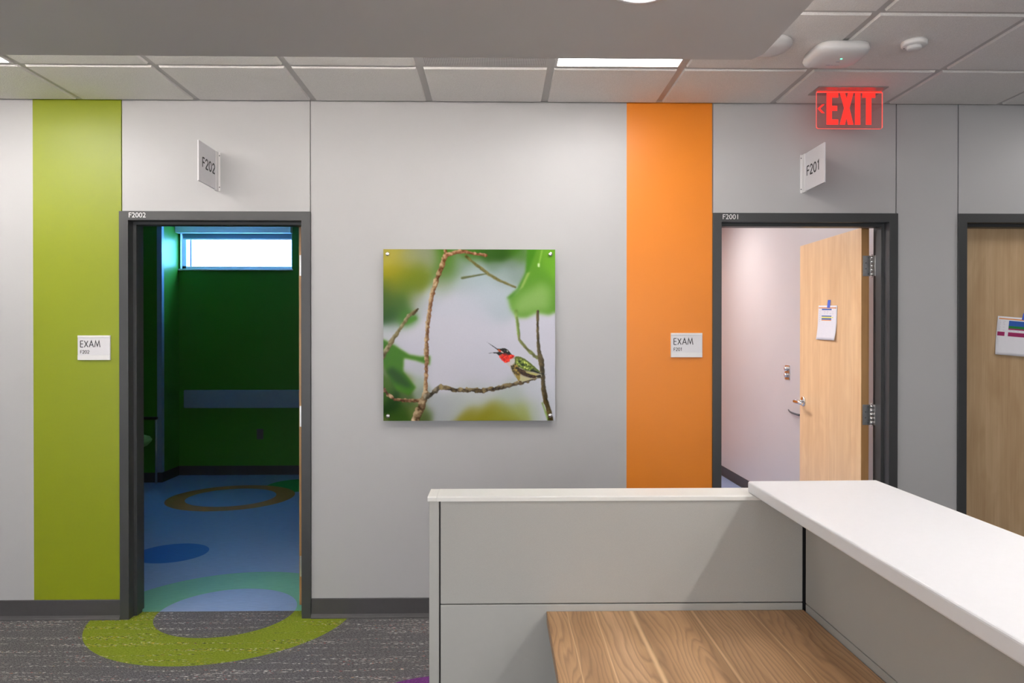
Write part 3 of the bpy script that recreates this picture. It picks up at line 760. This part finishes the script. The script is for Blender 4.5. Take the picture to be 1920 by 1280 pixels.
# ================================================================== BIRD PRINT
def picture(N=420):
    """photograph of a hummingbird on twigs, computed as a colour field (x right, y down, both 0..1280 in local units)"""
    rng = np.random.RandomState(3)
    X0, X1, Y0, Y1 = 97., 1177., 93., 1170.
    xs = X0+(np.arange(N)+.5)/N*(X1-X0); ys = Y0+(np.arange(N)+.5)/N*(Y1-Y0)
    GX, GY = np.meshgrid(xs, ys)
    px = (X1-X0)/N
    def blur(a, s):
        s /= px
        if s < .3: return a
        r = int(3*s)+1; k = np.exp(-.5*(np.arange(-r, r+1)/s)**2); k /= k.sum()
        a = np.apply_along_axis(lambda v: np.convolve(np.pad(v, r, 'edge'), k, 'valid'), 0, a)
        return np.apply_along_axis(lambda v: np.convolve(np.pad(v, r, 'edge'), k, 'valid'), 1, a)
    def poly(pts):
        m = np.zeros_like(GX, bool); n = len(pts)
        for i in range(n):
            (xa, ya), (xb, yb) = pts[i], pts[(i+1) % n]
            if ya == yb: continue
            c = ((ya > GY) != (yb > GY)) & (GX < (xb-xa)*(GY-ya)/(yb-ya)+xa); m ^= c
        return m.astype(float)
    def noisef(s, seed):
        r = np.random.RandomState(seed); a = blur(r.randn(N, N), s); return a/a.std()
    P = [(150,120,190,180,90,70),(120,250,172,165,40,60),(230,270,140,148,45,60),(330,260,128,145,48,50),(270,140,165,168,130,45),(380,150,160,166,140,50),
     (130,350,112,128,40,50),(250,350,110,135,45,45),(110,460,60,100,35,50),(210,430,78,118,52,40),(120,540,50,90,48,40),(240,520,82,135,55,32),
     (300,410,160,166,150,36),(520,150,92,138,48,50),(490,240,108,142,75,45),(470,320,160,172,152,40),(590,210,150,166,158,35),(650,110,85,130,50,38),
     (760,108,72,112,48,36),(850,110,66,105,42,36),(950,110,85,135,45,36),(690,180,155,170,165,36),(800,190,128,150,132,32),(900,185,135,152,140,30),
     (940,250,150,166,160,36),(700,270,176,192,196,50),(850,260,158,174,172,45),(600,300,178,190,192,50),(780,370,190,200,208,60),(650,420,197,202,213,70),
     (500,430,202,204,215,50),(420,390,192,196,205,34),(350,440,190,194,203,34),(850,440,186,197,205,50),(600,600,206,206,217,110),(450,700,205,205,215,70),
     (750,700,206,207,218,90),(1000,650,208,208,219,70),(1130,650,210,210,222,60),(1130,850,208,209,220,60),(700,850,202,202,213,80),(500,880,203,203,213,60),
     (160,600,203,205,213,40),(280,620,206,206,216,40),(250,700,203,203,215,34),(330,700,203,203,215,34),(300,860,190,192,200,40),(260,800,196,196,206,30),
     (450,1080,176,180,183,45),(560,1050,180,185,184,45),(680,1000,188,194,194,60),(660,1140,150,145,55,34),(760,1145,150,146,48,40),(850,1130,158,163,88,40),
     (960,1120,165,174,105,40),(1050,1110,188,197,188,40),(1130,1080,203,206,215,40),(900,1040,182,190,186,50),(1040,1000,200,204,212,50),(200,1130,70,102,40,34),
     (130,1130,35,66,16,34),(380,1150,92,110,60,30),(300,1100,110,125,70,30),(140,1040,38,74,20,34),(240,1020,90,112,66,28),(330,1000,150,160,148,26),
     (170,900,60,108,30,30),(250,920,128,148,80,26),(310,940,168,180,165,24),(130,760,88,140,42,34),(120,880,130,145,110,22),(120,960,80,115,40,28)]
    num = np.zeros((N, N, 3)); den = np.zeros((N, N))
    wx = GX+14*noisef(60, 1); wy = GY+14*noisef(60, 2)
    for x, y, r, g, b, s in P:
        w = np.exp(-.5*((wx-x)**2+(wy-y)**2)/(s*1.05)**2)+1e-7/(1+((wx-x)**2+(wy-y)**2)/1e4)
        num += w[..., None]*np.array([r, g, b]); den += w
    img = num/den[..., None]
    def over(mask, col, al=1.0):
        nonlocal img
        c = np.array(col, float) if not isinstance(col, np.ndarray) or col.ndim == 1 else col
        img = img*(1-(mask*al)[..., None])+c*(mask*al)[..., None]
    # out of focus leaves
    over(blur(poly([(90, 655), (170, 700), (260, 755), (330, 768), (390, 762), (388, 820), (300, 790), (225, 775), (220, 860), (300, 960), (260, 1010), (180, 980), (100, 830)]), 7), (76, 130, 26))
    over(blur(poly([(110, 860), (150, 830), (220, 880), (280, 960), (240, 960), (170, 930)]), 12), (40, 82, 16), .8)
    over(blur(poly([(225, 545), (300, 510), (310, 530), (260, 556), (200, 580)]), 6), (84, 140, 40), .8)
    over(blur(poly([(1010, 80), (1190, 80), (1190, 480), (1140, 505), (1060, 490), (1000, 520), (940, 520), (900, 470), (880, 400), (940, 350), (990, 260), (1010, 180)]), 11), (112, 164, 60))
    over(blur(poly([(1000, 90), (1060, 90), (1010, 230), (960, 330), (900, 400), (870, 400), (940, 340), (990, 240)]), 7), (88, 148, 42), .9)
    over(blur(poly([(960, 380), (1100, 300), (1150, 350), (1140, 470), (1040, 480), (950, 500), (900, 460)]), 24), (158, 190, 118), .75)
    over(blur(poly([(1080, 90), (1190, 90), (1190, 330), (1100, 200)]), 22), (130, 184, 66), .7)
    over(blur(poly([(1000, 240), (1020, 235), (975, 330), (950, 350)]), 4), (168, 190, 110), .8)
    over(blur(poly([(1090, 95), (1100, 95), (1078, 190), (1068, 200)]), 3), (160, 200, 100), .8)
    over(blur(poly([(1066, 180), (1080, 180), (1078, 202), (1068, 204)]), 2.5), (215, 232, 190), .9)
    n1 = noisef(7, 5); n2 = noisef(3.5, 6); n3 = noisef(16, 7)
    def branch(pts, col, dark, soft=1.2, rough=1.0, al=1.0, tint=None):
        d = np.full((N, N), 1e9); side = np.zeros((N, N)); wd = np.zeros((N, N))
        for (xa, ya, wa), (xb, yb, wb) in zip(pts, pts[1:]):
            vx, vy = xb-xa, yb-ya; L2 = vx*vx+vy*vy
            t = np.clip(((GX-xa)*vx+(GY-ya)*vy)/L2, 0, 1)
            ex, ey_ = GX-xa-t*vx, GY-ya-t*vy; w = wa+(wb-wa)*t
            dd = np.hypot(ex, ey_)-w; s = (ex*.8+ey_*.6)/np.maximum(w, 1)
            m = dd < d; d = np.where(m, dd, d); side = np.where(m, s, side); wd = np.where(m, w, wd)
        d = d+rough*(1.3*n1+.7*n2)*np.clip(wd/9, .3, 1.2)
        mask = np.clip(.5-d/(2*soft), 0, 1)
        f = np.clip(.5+.55*side+.16*n1*rough+.10*n2*rough, 0, 1)[..., None]
        c = np.array(col)*(1-f)+np.array(dark)*f
        c = c+(n3*10)[..., None]
        over(mask, c, al)
    branch([(615,135,9),(655,170,8),(720,220,10),(760,250,9),(830,290,8),(925,330,6)], (150,140,85), (95,90,45), 4, .8, .9)
    branch([(590,272,8),(640,264,6),(740,246,4)], (125,128,85), (85,92,50), 4, .5, .85)
    branch([(935,520,7),(945,600,8),(950,660,8),(990,710,9),(1050,765,10),(1080,775,12)], (150,160,95), (92,90,50), 3, .8, .95)
    branch([(930,480,10),(940,560,9),(946,620,7)], (150,180,95), (120,155,70), 6, .5, .7)
    branch([(1068,480,8),(1066,580,7),(1070,680,8),(1078,750,14),(1088,790,18),(1098,880,13),(1104,970,14),(1122,1060,15),(1140,1120,16),(1150,1180,17)], (120,104,66), (60,54,34), 2.2, .8)
    branch([(1096,1060,4),(1118,1120,6),(1135,1170,6)], (130,165,60), (120,150,50), 5, .5, .7)
    branch([(90,775,12),(130,700,13),(170,640,12),(215,570,11),(260,505,12),(305,475,10)], (172,162,130), (105,95,55), 2.5, 1)
    branch([(285,500,8),(312,468,6)], (100,82,40), (80,66,30), 2, 1)
    branch([(95,965,10),(125,1005,10),(165,1035,10),(240,1042,11),(320,1042,10),(350,1030,10)], (190,165,135), (96,62,40), 1.2, 1.2)
    branch([(488,92,10),(486,130,14),(460,205,15),(430,285,15),(405,370,15),(388,470,13),(376,560,11),(370,650,12),(368,760,14),(364,860,12),(362,960,13),(360,1010,16)], (196,172,138), (116,76,42), 1.2, 1.3)
    branch([(490,130,13),(540,115,10),(600,104,11),(650,118,9),(700,124,9),(740,130,10)], (200,165,135), (120,70,45), 1.2, 1.2)
    branch([(362,1000,20),(340,1065,24),(315,1120,25),(290,1190,27)], (186,165,135), (92,72,48), 1.2, 1.3)
    branch([(365,1020,18),(400,1000,16),(440,962,14),(458,950,13)], (165,155,135), (70,62,46), 1.2, 1.3)
    branch([(455,955,15),(520,972,12),(600,978,13),(680,978,12),(715,982,15),(760,972,12),(835,962,14),(900,945,12),(960,930,12),(1010,915,11),(1060,900,9),(1090,890,8)], (150,134,96), (62,50,32), 1.2, 1.5)
    # the bird: outlines measured in their own finer units, then scaled
    def b(*pts): return [((900+x/11.636-690)*3.368, (620+y/11.636-440)*3.368) for x, y in pts]
    def shape(pts, col, soft=.9, al=1.0): over(blur(poly(b(*pts)), soft), col, al)
    speck = noisef(3.0, 11); speck2 = noisef(4.5, 12)
    shape([(790,545),(860,555),(950,600),(1060,670),(1180,780),(1310,890),(1330,990),(1240,1020),(1100,1050),(960,1090),(870,1130),(820,1110),(800,1050),(740,980),(680,880),(655,810),(600,740),(540,690),(620,640),(700,570)], (178,172,150))
    shape([(760,545),(860,555),(960,600),(1070,680),(1190,785),(1310,895),(1230,900),(1080,880),(960,850),(830,780),(740,700),(720,640)], (110,122,52))
    shape([(780,600),(900,610),(1000,670),(1100,760),(1180,840),(1060,860),(960,840),(860,780),(760,720)], np.clip(np.array([128,146,62])+speck[..., None]*np.array([46,44,34]), 10, 235))
    shape([(670,760),(760,700),(830,780),(870,900),(860,980),(810,1010),(740,940),(690,870)], np.clip(np.array([118,100,44])+speck2[..., None]*np.array([56,50,30]), 10, 235))
    shape([(830,800),(950,850),(1080,900),(1200,960),(1230,1000),(1180,1030),(1050,1010),(930,970),(850,920),(820,870)], np.clip(np.array([78,54,22])+speck[..., None]*14, 5, 200))
    shape([(960,870),(1100,900),(1270,935),(1200,965),(1080,935),(1000,905)], (190,184,120))
    shape([(860,970),(960,1000),(1060,1030),(1100,1045),(960,1085),(870,1090),(830,1060)], (196,190,150))
    shape([(800,950),(860,990),(850,1080),(815,1075),(770,990)], (160,142,70))
    shape([(1120,830),(1240,880),(1330,920),(1440,945),(1330,935),(1230,915),(1120,880),(1050,865)], (24,38,26))
    shape([(1210,970),(1310,945),(1320,1000),(1240,1015)], (42,40,24))
    shape([(540,690),(640,610),(740,600),(740,680),(660,760),(650,810),(600,745)], (206,200,198))
    shape([(655,745),(690,750),(700,800),(665,820)], (90,80,50))
    shape([(830,1080),(880,1080),(900,1110),(880,1160),(830,1160)], (110,90,60))
    # head
    shape([(345,375),(400,385),(480,372),(540,375),(600,410),(650,475),(690,520),(640,545),(560,540),(480,510),(430,560),(390,530),(350,490),(345,460),(400,450),(375,420)], (38,34,22))
    shape([(400,530),(470,500),(540,485),(610,520),(700,510),(745,540),(690,600),(640,610),(640,660),(560,690),(520,685),(460,630),(410,570)], np.clip(np.array([226,52,30])+speck[..., None]*np.array([26,22,12]), 5, 255))
    shape([(480,500),(540,480),(640,510),(600,530),(520,530)], (120,30,16), 1.2, .7)
    shape([(140,240),(240,300),(345,370),(400,395),(390,440),(355,400),(250,325)], (18,16,18), .6)
    shape([(145,487),(250,465),(340,460),(400,470),(400,510),(345,490),(260,478)], (34,32,26), .6)
    shape([(360,392),(410,400),(450,430),(430,455),(395,440)], (196,104,30), .6)
    shape([(405,420),(445,425),(440,450),(405,450)], (214,50,24), .6)
    shape([(445,430),(495,460),(490,475),(440,455)], (220,200,190), .6)
    shape([(568,420),(592,430),(592,455),(572,450)], (205,205,190), .6)
    shape([(510,405),(540,405),(545,435),(512,435)], (70,76,84), .6)
    shape([(425,520),(470,510),(470,535),(430,560)], (150,120,60), .8, .7)
    img = np.clip(img+rng.randn(N, N, 1)*1.0, 2, 250)
    return img
PX0, PX1, PZ0, PZ1 = 1.588, 2.495, 1.050, 1.955
PYF = -.034
t = thing('bird_print', 'square acrylic photo print of a hummingbird calling on a twig', 'picture', ((PX0+PX1)/2, 0, PZ0))
acry = plain('print_back_acrylic', (.30, .34, .22), .2)
B(PX0, PX1, PYF+.0005, PYF+.008, PZ0, PZ1).build('print_panel', acry, t)
N = 420
img = picture(N)
lin = np.where(img/255 <= .04045, img/255/12.92, ((img/255+.055)/1.055)**2.4)
lin = .93*lin**1.22
me = bpy.data.meshes.new('print_face')
gx = np.linspace(PX0, PX1, N+1)-(PX0+PX1)/2; gz = np.linspace(PZ1, PZ0, N+1)-PZ0
XX, ZZ = np.meshgrid(gx, gz)
co = np.stack([XX, np.full_like(XX, PYF), ZZ], -1).reshape(-1, 3)
idx = np.arange((N+1)*(N+1)).reshape(N+1, N+1)
q = np.stack([idx[:-1, :-1], idx[1:, :-1], idx[1:, 1:], idx[:-1, 1:]], -1).reshape(-1, 4)
me.vertices.add(len(co)); me.vertices.foreach_set('co', co.ravel().astype(np.float32))
me.loops.add(q.size); me.loops.foreach_set('vertex_index', q.ravel().astype(np.int32))
me.polygons.add(len(q)); me.polygons.foreach_set('loop_start', np.arange(0, q.size, 4, dtype=np.int32)); me.polygons.foreach_set('loop_total', np.full(len(q), 4, np.int32))
me.update(calc_edges=True)
ca = me.color_attributes.new('ink', 'FLOAT_COLOR', 'POINT')
pad = np.pad(lin, ((1, 1), (1, 1), (0, 0)), 'edge'); vc = (pad[:-1, :-1]+pad[1:, :-1]+pad[:-1, 1:]+pad[1:, 1:])/4
ca.data.foreach_set('color', np.concatenate([vc, np.ones((N+1, N+1, 1))], -1).ravel().astype(np.float32))
tt = NT('printed_photo'); at = tt.node('ShaderNodeVertexColor', layer_name='ink')
tt.put(tt.b.inputs['Base Color'], at.outputs[0]); tt.put(tt.b.inputs['Roughness'], .12); tt.put(tt.b.inputs['Specular IOR Level'], .10)
me.materials.append(tt.m)
o = bpy.data.objects.new('print_face', me); COL.objects.link(o); o.parent = t
for a, b_ in ((PX0+.023, PZ1-.026), (PX1-.025, PZ1-.025), (PX0+.025, PZ0+.026), (PX1-.026, PZ0+.028)):
    m = MB().mat(M['chrome']); m.lathe([(.0001, 0), (.0085, 0), (.0105, .002), (.0105, .008), (.009, .0095), (.0001, .0098)], (a, PYF, b_), 24, axis='Y', sgn=-1)
    m.lathe([(.007, 0), (.007, .0255)], (a, PYF+.008, b_), 20, axis='Y', sgn=1)
    m.build('standoff_bolt', parent=t)

# ================================================================== EXAM ROOM FITTINGS
m = MB().mat(M['bluegrey']); s = .002
m.box(BX-.048, BX+s, BY-s, BY, .102, 2.70); m.box(BX, BX+s, BY-s, BY+.05, .102, 2.70)
o = origin(m.build('corner_guard', bevel=.0008), (BX, BY, .102)); tag(o, 'tall blue-grey guard strip on the projecting wall corner in the dark exam room', 'corner guard')
m = MB().mat(M['bluegrey']); m.box(-1.207, 1.30, RY-.042, RY-.0005, .728, .925)
o = origin(m.build('wall_bumper', bevel=.012, seg=3), (0, RY, .728)); tag(o, 'long blue-grey bumper board across the far green wall', 'wall bumper')
t = thing('wall_outlet', 'small grey power outlet on the green wall below the bumper board', 'outlet', (-.395, RY, .388))
B(-.431, -.361, RY-.007, RY-.0005, .387, .498).build('cover_plate', M['dkgrey'], t, bevel=.0015)
for z in (.422, .463): B(-.413, -.379, RY-.010, RY-.007, z-.015, z+.015).build('socket', M['dkgrey'], t, bevel=.002)
# roller shade above the window
t = thing('roller_shade', 'pale roller shade box fixed along the top of the high window', 'window shade', ((WX0+WX1)/2, RY, 2.62))
B(WX0-.018, WX1+.008, RY-.085, RY-.0005, 2.617, 2.735).build('shade_box', M['winwhite'], t, bevel=.002)
B(WX0+.03, WX1-.004, RY+.004, RY+.012, 2.565, 2.66).build('shade_cloth', M['bluegrey'], t)
B(WX0+.03, WX1-.004, RY+.000, RY+.016, 2.553, 2.568).build('hem_bar', M['winwhite'], t, bevel=.003)

# guest chair beside the projecting corner
cy0 = 3.46     # near leg
t = thing('guest_chair', 'green-seated metal guest chair half hidden by the doorway', 'chair', (-1.56, 3.53, 0))
cx1, cx0_, cya, cyb = -1.300, -1.83, 3.25, 3.70
def leg(pts):
    MB().mat(M['steel']).tube(pts, .0105, 12).build('leg', parent=t)
for y in (cya, cyb):
    leg([(cx1, y, 0), (cx1, y, .655)])
    leg([(cx0_-.05, y, 0), (cx0_, y, .45), (cx0_-.04, y, .86)])
    m = MB().mat(M['black']); m.box(cx0_-.02, cx1+.014, y-.022, y+.022, .655, .683); m.build('armrest', parent=t, bevel=.01, seg=3)
m = MB().mat(M['seat'])
rg = []
for sc, z in ((.02, .36), (.55, .375), (.85, .41), (.98, .45), (1.0, .468), (.93, .500), (.7, .520), (.02, .526)):
    rg.append(rsq(0, 0, 0, 1, 3.4, 40)); rg[-1] = [(-1.565+x*.29*sc, (cya+cyb)/2+y*.205*sc, z) for x, y, _ in rg[-1]]
m.loft(rg); m.build('seat', parent=t)
m = MB().mat(M['seat'])
rg = []
for sc, dx in ((.9, -.02), (1, -.01), (1, .02), (.9, .03)):
    rg.append([(cx0_-.02+dx, (cya+cyb)/2+y*.20*sc, .72+z*.15*sc) for y, z, _ in rsq(0, 0, 0, 1, 4, 40)])
m.loft(rg); m.build('backrest', parent=t)

# stainless switch plate and dark curved piece on the side wall of the bright room
sxw = 4.626
t = thing('light_switch', 'narrow steel switch plate with two buttons on the bright room wall', 'light switch', (sxw, 2.25, 1.138))
B(sxw-.006, sxw-.0005, 2.20, 2.30, 1.138, 1.258).build('cover_plate', M['steel'], t, bevel=.0015)
for z in (1.228, 1.175):
    m = MB().mat(M['chrome']); m.lathe([(.0001, 0), (.020, 0), (.017, .014), (.012, .022), (.0001, .023)], (sxw-.006, 2.25, z), 24, axis='X', sgn=-1); m.build('button', parent=t)
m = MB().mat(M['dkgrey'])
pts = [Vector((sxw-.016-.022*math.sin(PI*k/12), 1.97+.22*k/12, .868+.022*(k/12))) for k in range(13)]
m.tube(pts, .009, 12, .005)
o = origin(m.build('dark_curved_piece'), (sxw, 2.08, .88)); tag(o, 'small dark curved piece on the bright room wall below the door lever', 'handle')

# ================================================================== TAPED PAPERS
def paper_on(plane_pts, nrm, name_label, stripes, tape_uv, group='taped paper notices'):
    """plane_pts: TL, TR, BL, BR corners"""
    TL, TR, BL, BR = [Vector(p) for p in plane_pts]; nrm = Vector(nrm)
    t = thing('paper_notice', name_label, 'paper', (TL+TR+BL+BR)/4, group)
    def pt(u, v, d=0): return TL*(1-u)*(1-v)+TR*u*(1-v)+BL*(1-u)*v+BR*u*v+nrm*d
    m = MB().mat(M['paper']); n = 12
    def curl(u, v): return .0016+.010*max(0, v-.45)**2*4*(.6+.4*u)
    b = len(m.v)
    for k in (0, 1):
        for i in range(n+1):
            for j in range(n+1): u, v = j/n, i/n; m.v.append(tuple(pt(u, v, curl(u, v)+k*.0004)))
    s_ = (n+1)*(n+1)
    for i in range(n):
        for j in range(n):
            a = b+i*(n+1)+j; m.face([a, a+1, a+n+2, a+n+1], True); m.face([a+s_, a+s_+n+1, a+s_+n+2, a+s_+1], True)
    for i in range(n):
        for a, c in ((b+i, b+i+1), (b+n*(n+1)+i, b+n*(n+1)+i+1), (b+i*(n+1), b+(i+1)*(n+1)), (b+i*(n+1)+n, b+(i+1)*(n+1)+n)): m.face([a, c, c+s_, a+s_])
    m.build('sheet', parent=t)
    m = MB()
    for mat, u0, u1, v0, v1 in stripes:
        m.mat(M[mat]); b = len(m.v); k = 6
        for i in range(k+1):
            u = u0+(u1-u0)*i/k
            for v in (v0, v1): m.v.append(tuple(pt(u, v, curl(u, v)+.0007)))
        for i in range(k): m.face([b+2*i, b+2*i+1, b+2*i+3, b+2*i+2])
    m.build('printed_table', parent=t, fixn=False)
    m = MB().mat(M['tape']); (ua, va), (ub, vb), hw = tape_uv
    def q(u, v, d): return pt(u, v, d)
    m.hexa([q(ua-hw, va, .0005), q(ua+hw, va, .0005), q(ub-hw, vb, .0022), q(ub+hw, vb, .0022), q(ua-hw, va, .0009), q(ua+hw, va, .0009), q(ub-hw, vb, .0028), q(ub+hw, vb, .0028)])
    m.build('tape', parent=t)
def cells(u0, u1, v0, v1, nu, nv, mat='pgrey', fill=.55):
    out = []
    for i in range(nu):
        for j in range(nv):
            if random.random() < .85: out.append((mat, u0+(u1-u0)*(i+.12)/nu, u0+(u1-u0)*(i+.35+.4*random.random())/nu, v0+(v1-v0)*(j+.3)/nv, v0+(v1-v0)*(j+.3+.35*fill)/nv))
    return out
fx = 4.2235
paper_on([onX(1535.5, 572.5, fx), onX(1570.5, 572.5, fx), onX(1532.5, 636, fx), onX(1568, 638, fx)], (-1, 0, 0), 'white paper with blue tape on the open maple door',
    [('porange', .02, .96, .055, .085), ('pblue', .20, .72, .095, .135), ('pblue', .20, .72, .295, .325), ('pyellow', .20, .72, .325, .37), ('pyellow', .74, .82, .33, .36), ('pblue', .20, .72, .37, .41), ('porange', .20, .72, .415, .44)]
    + cells(.06, .18, .15, .5, 1, 6)+cells(.3, .9, .16, .27, 4, 2), ((.56, -.16), (.55, .07), .075))
fy = .1045
a, b_, c_ = onY(1870.5, 592, fy), onY(1864, 664, fy), onY(1920, 668.5, fy)
dn = b_-a; rt_ = (c_-b_).normalized()*.272
paper_on([a, a+rt_, b_, b_+rt_], (0, -1, 0), 'white paper with magenta and blue chart taped on the closed right-hand door',
    [('porange', .03, .97, .045, .075), ('pblue', .24, .97, .10, .235), ('pgreen', .24, .97, .235, .30), ('pmag', .24, .97, .30, .335), ('pmag', .02, .17, .40, .505), ('pmag', .24, .97, .40, .505)]
    + cells(.03, .2, .11, .38, 2, 7)+cells(.26, .95, .345, .39, 9, 1), ((.62, -.13), (.59, .055), .095))

# ================================================================== RECEPTION PARTITION, COUNTER, DESK
PY = -1.937; PB = -1.842; PXL = 2.005; PXR = 3.040; PT = 1.054; SEAM = .757
t = thing('partition_panel', 'low grey fabric partition with pale cap standing in front of the picture', 'partition', ((PXL+PXR)/2, (PY+PB)/2, 0))
B(PXL, PXL+.027, PY, PB, 0, PT-.012).build('end_post', M['panelpaint'], t, bevel=.0015)
B(PXL+.0265, PXR+.095, PY+.010, PB-.002, .01, PT-.013).build('core_frame', M['black'], t)
B(PXL+.031, PXR-.004, PY, PY+.009, SEAM+.0012, PT-.014).build('upper_tile', M['panel'], t, bevel=.002)
B(PXL+.031, PXR-.004, PY, PY+.009, .02, SEAM-.0012).build('lower_tile', M['panelpaint'], t, bevel=.002)
B(PXL+.031, PXR+.09, PB-.0018, PB+.004, .02, PT-.014).build('rear_tile', M['panel'], t, bevel=.002)
m = MB().mat(M['offwhite'])
prof = [(PY-.006, PT-.013), (PY-.006, PT-.003), (PY-.003, PT), (PB+.006, PT), (PB+.009, PT-.003), (PB+.009, PT-.013)]
m.prism(prof, lambda a, b, x: (x, a, b), PXL+.022, 3.09)
m.build('top_cap', parent=t)
m = MB().mat(M['offwhite']); m.prism(prof, lambda a, b, x: (x+(.0 if x > PXL else 0), a, b), PXL-.004, PXL+.0215); m.build('cap_end', parent=t, bevel=.001)

RX, RYN = 3.040, -4.6       # right-hand panel face, near end (behind the camera)
t = thing('partition_panel', 'grey fabric partition under the white counter running toward the viewer', 'partition', (RX+.04, -3.2, 0))
B(RX+.006, RX+.086, RYN, PY-.003, .01, PT-.002).build('core_frame', M['black'], t)
B(RX, RX+.0055, RYN, PY-.009, SEAM+.0012, PT-.003).build('upper_tile', M['panel'], t, bevel=.0015)
B(RX, RX+.0055, RYN, PY-.009, .02, SEAM-.0012).build('lower_tile', M['panelpaint'], t, bevel=.0015)
B(RX+.0865, RX+.094, RYN, PY-.003, .02, PT-.003).build('rear_tile', M['panel'], t, bevel=.0015)

CT0, CT1 = PT+.0005, PT+.033
m = MB().mat(M['counter'])
m.hexa([(2.872, -4.5, CT0), (3.245, -4.5, CT0), (2.893, -1.905, CT0), (3.262, -1.895, CT0), (2.872, -4.5, CT1), (3.245, -4.5, CT1), (2.893, -1.905, CT1), (3.262, -1.895, CT1)])
o = origin(m.build('counter_top', bevel=.005, seg=3), (3.07, -3.2, CT0)); tag(o, 'long glossy white counter slab resting on the grey partition', 'counter')

t = thing('desk', 'walnut-look desk top tucked into the corner of the grey partitions', 'desk', (2.68, -2.5, 0))
DX0, DX1, DZ = 2.327, 3.0375, .737
B(DX0+.0015, DX1, -3.5, PY-.0015, DZ-.029, DZ).build('desk_top', M['walnut'], t, bevel=.0006)
B(DX0, DX0+.0015, -3.5, PY-.0015, DZ-.029, DZ-.0005).build('edge_band', M['mapleedge'], t)
for y in (-3.42, -2.05):
    B(DX0+.06, DX1-.05, y-.012, y+.012, .0, DZ-.029).build('support_panel', M['panelpaint'], t, bevel=.001)
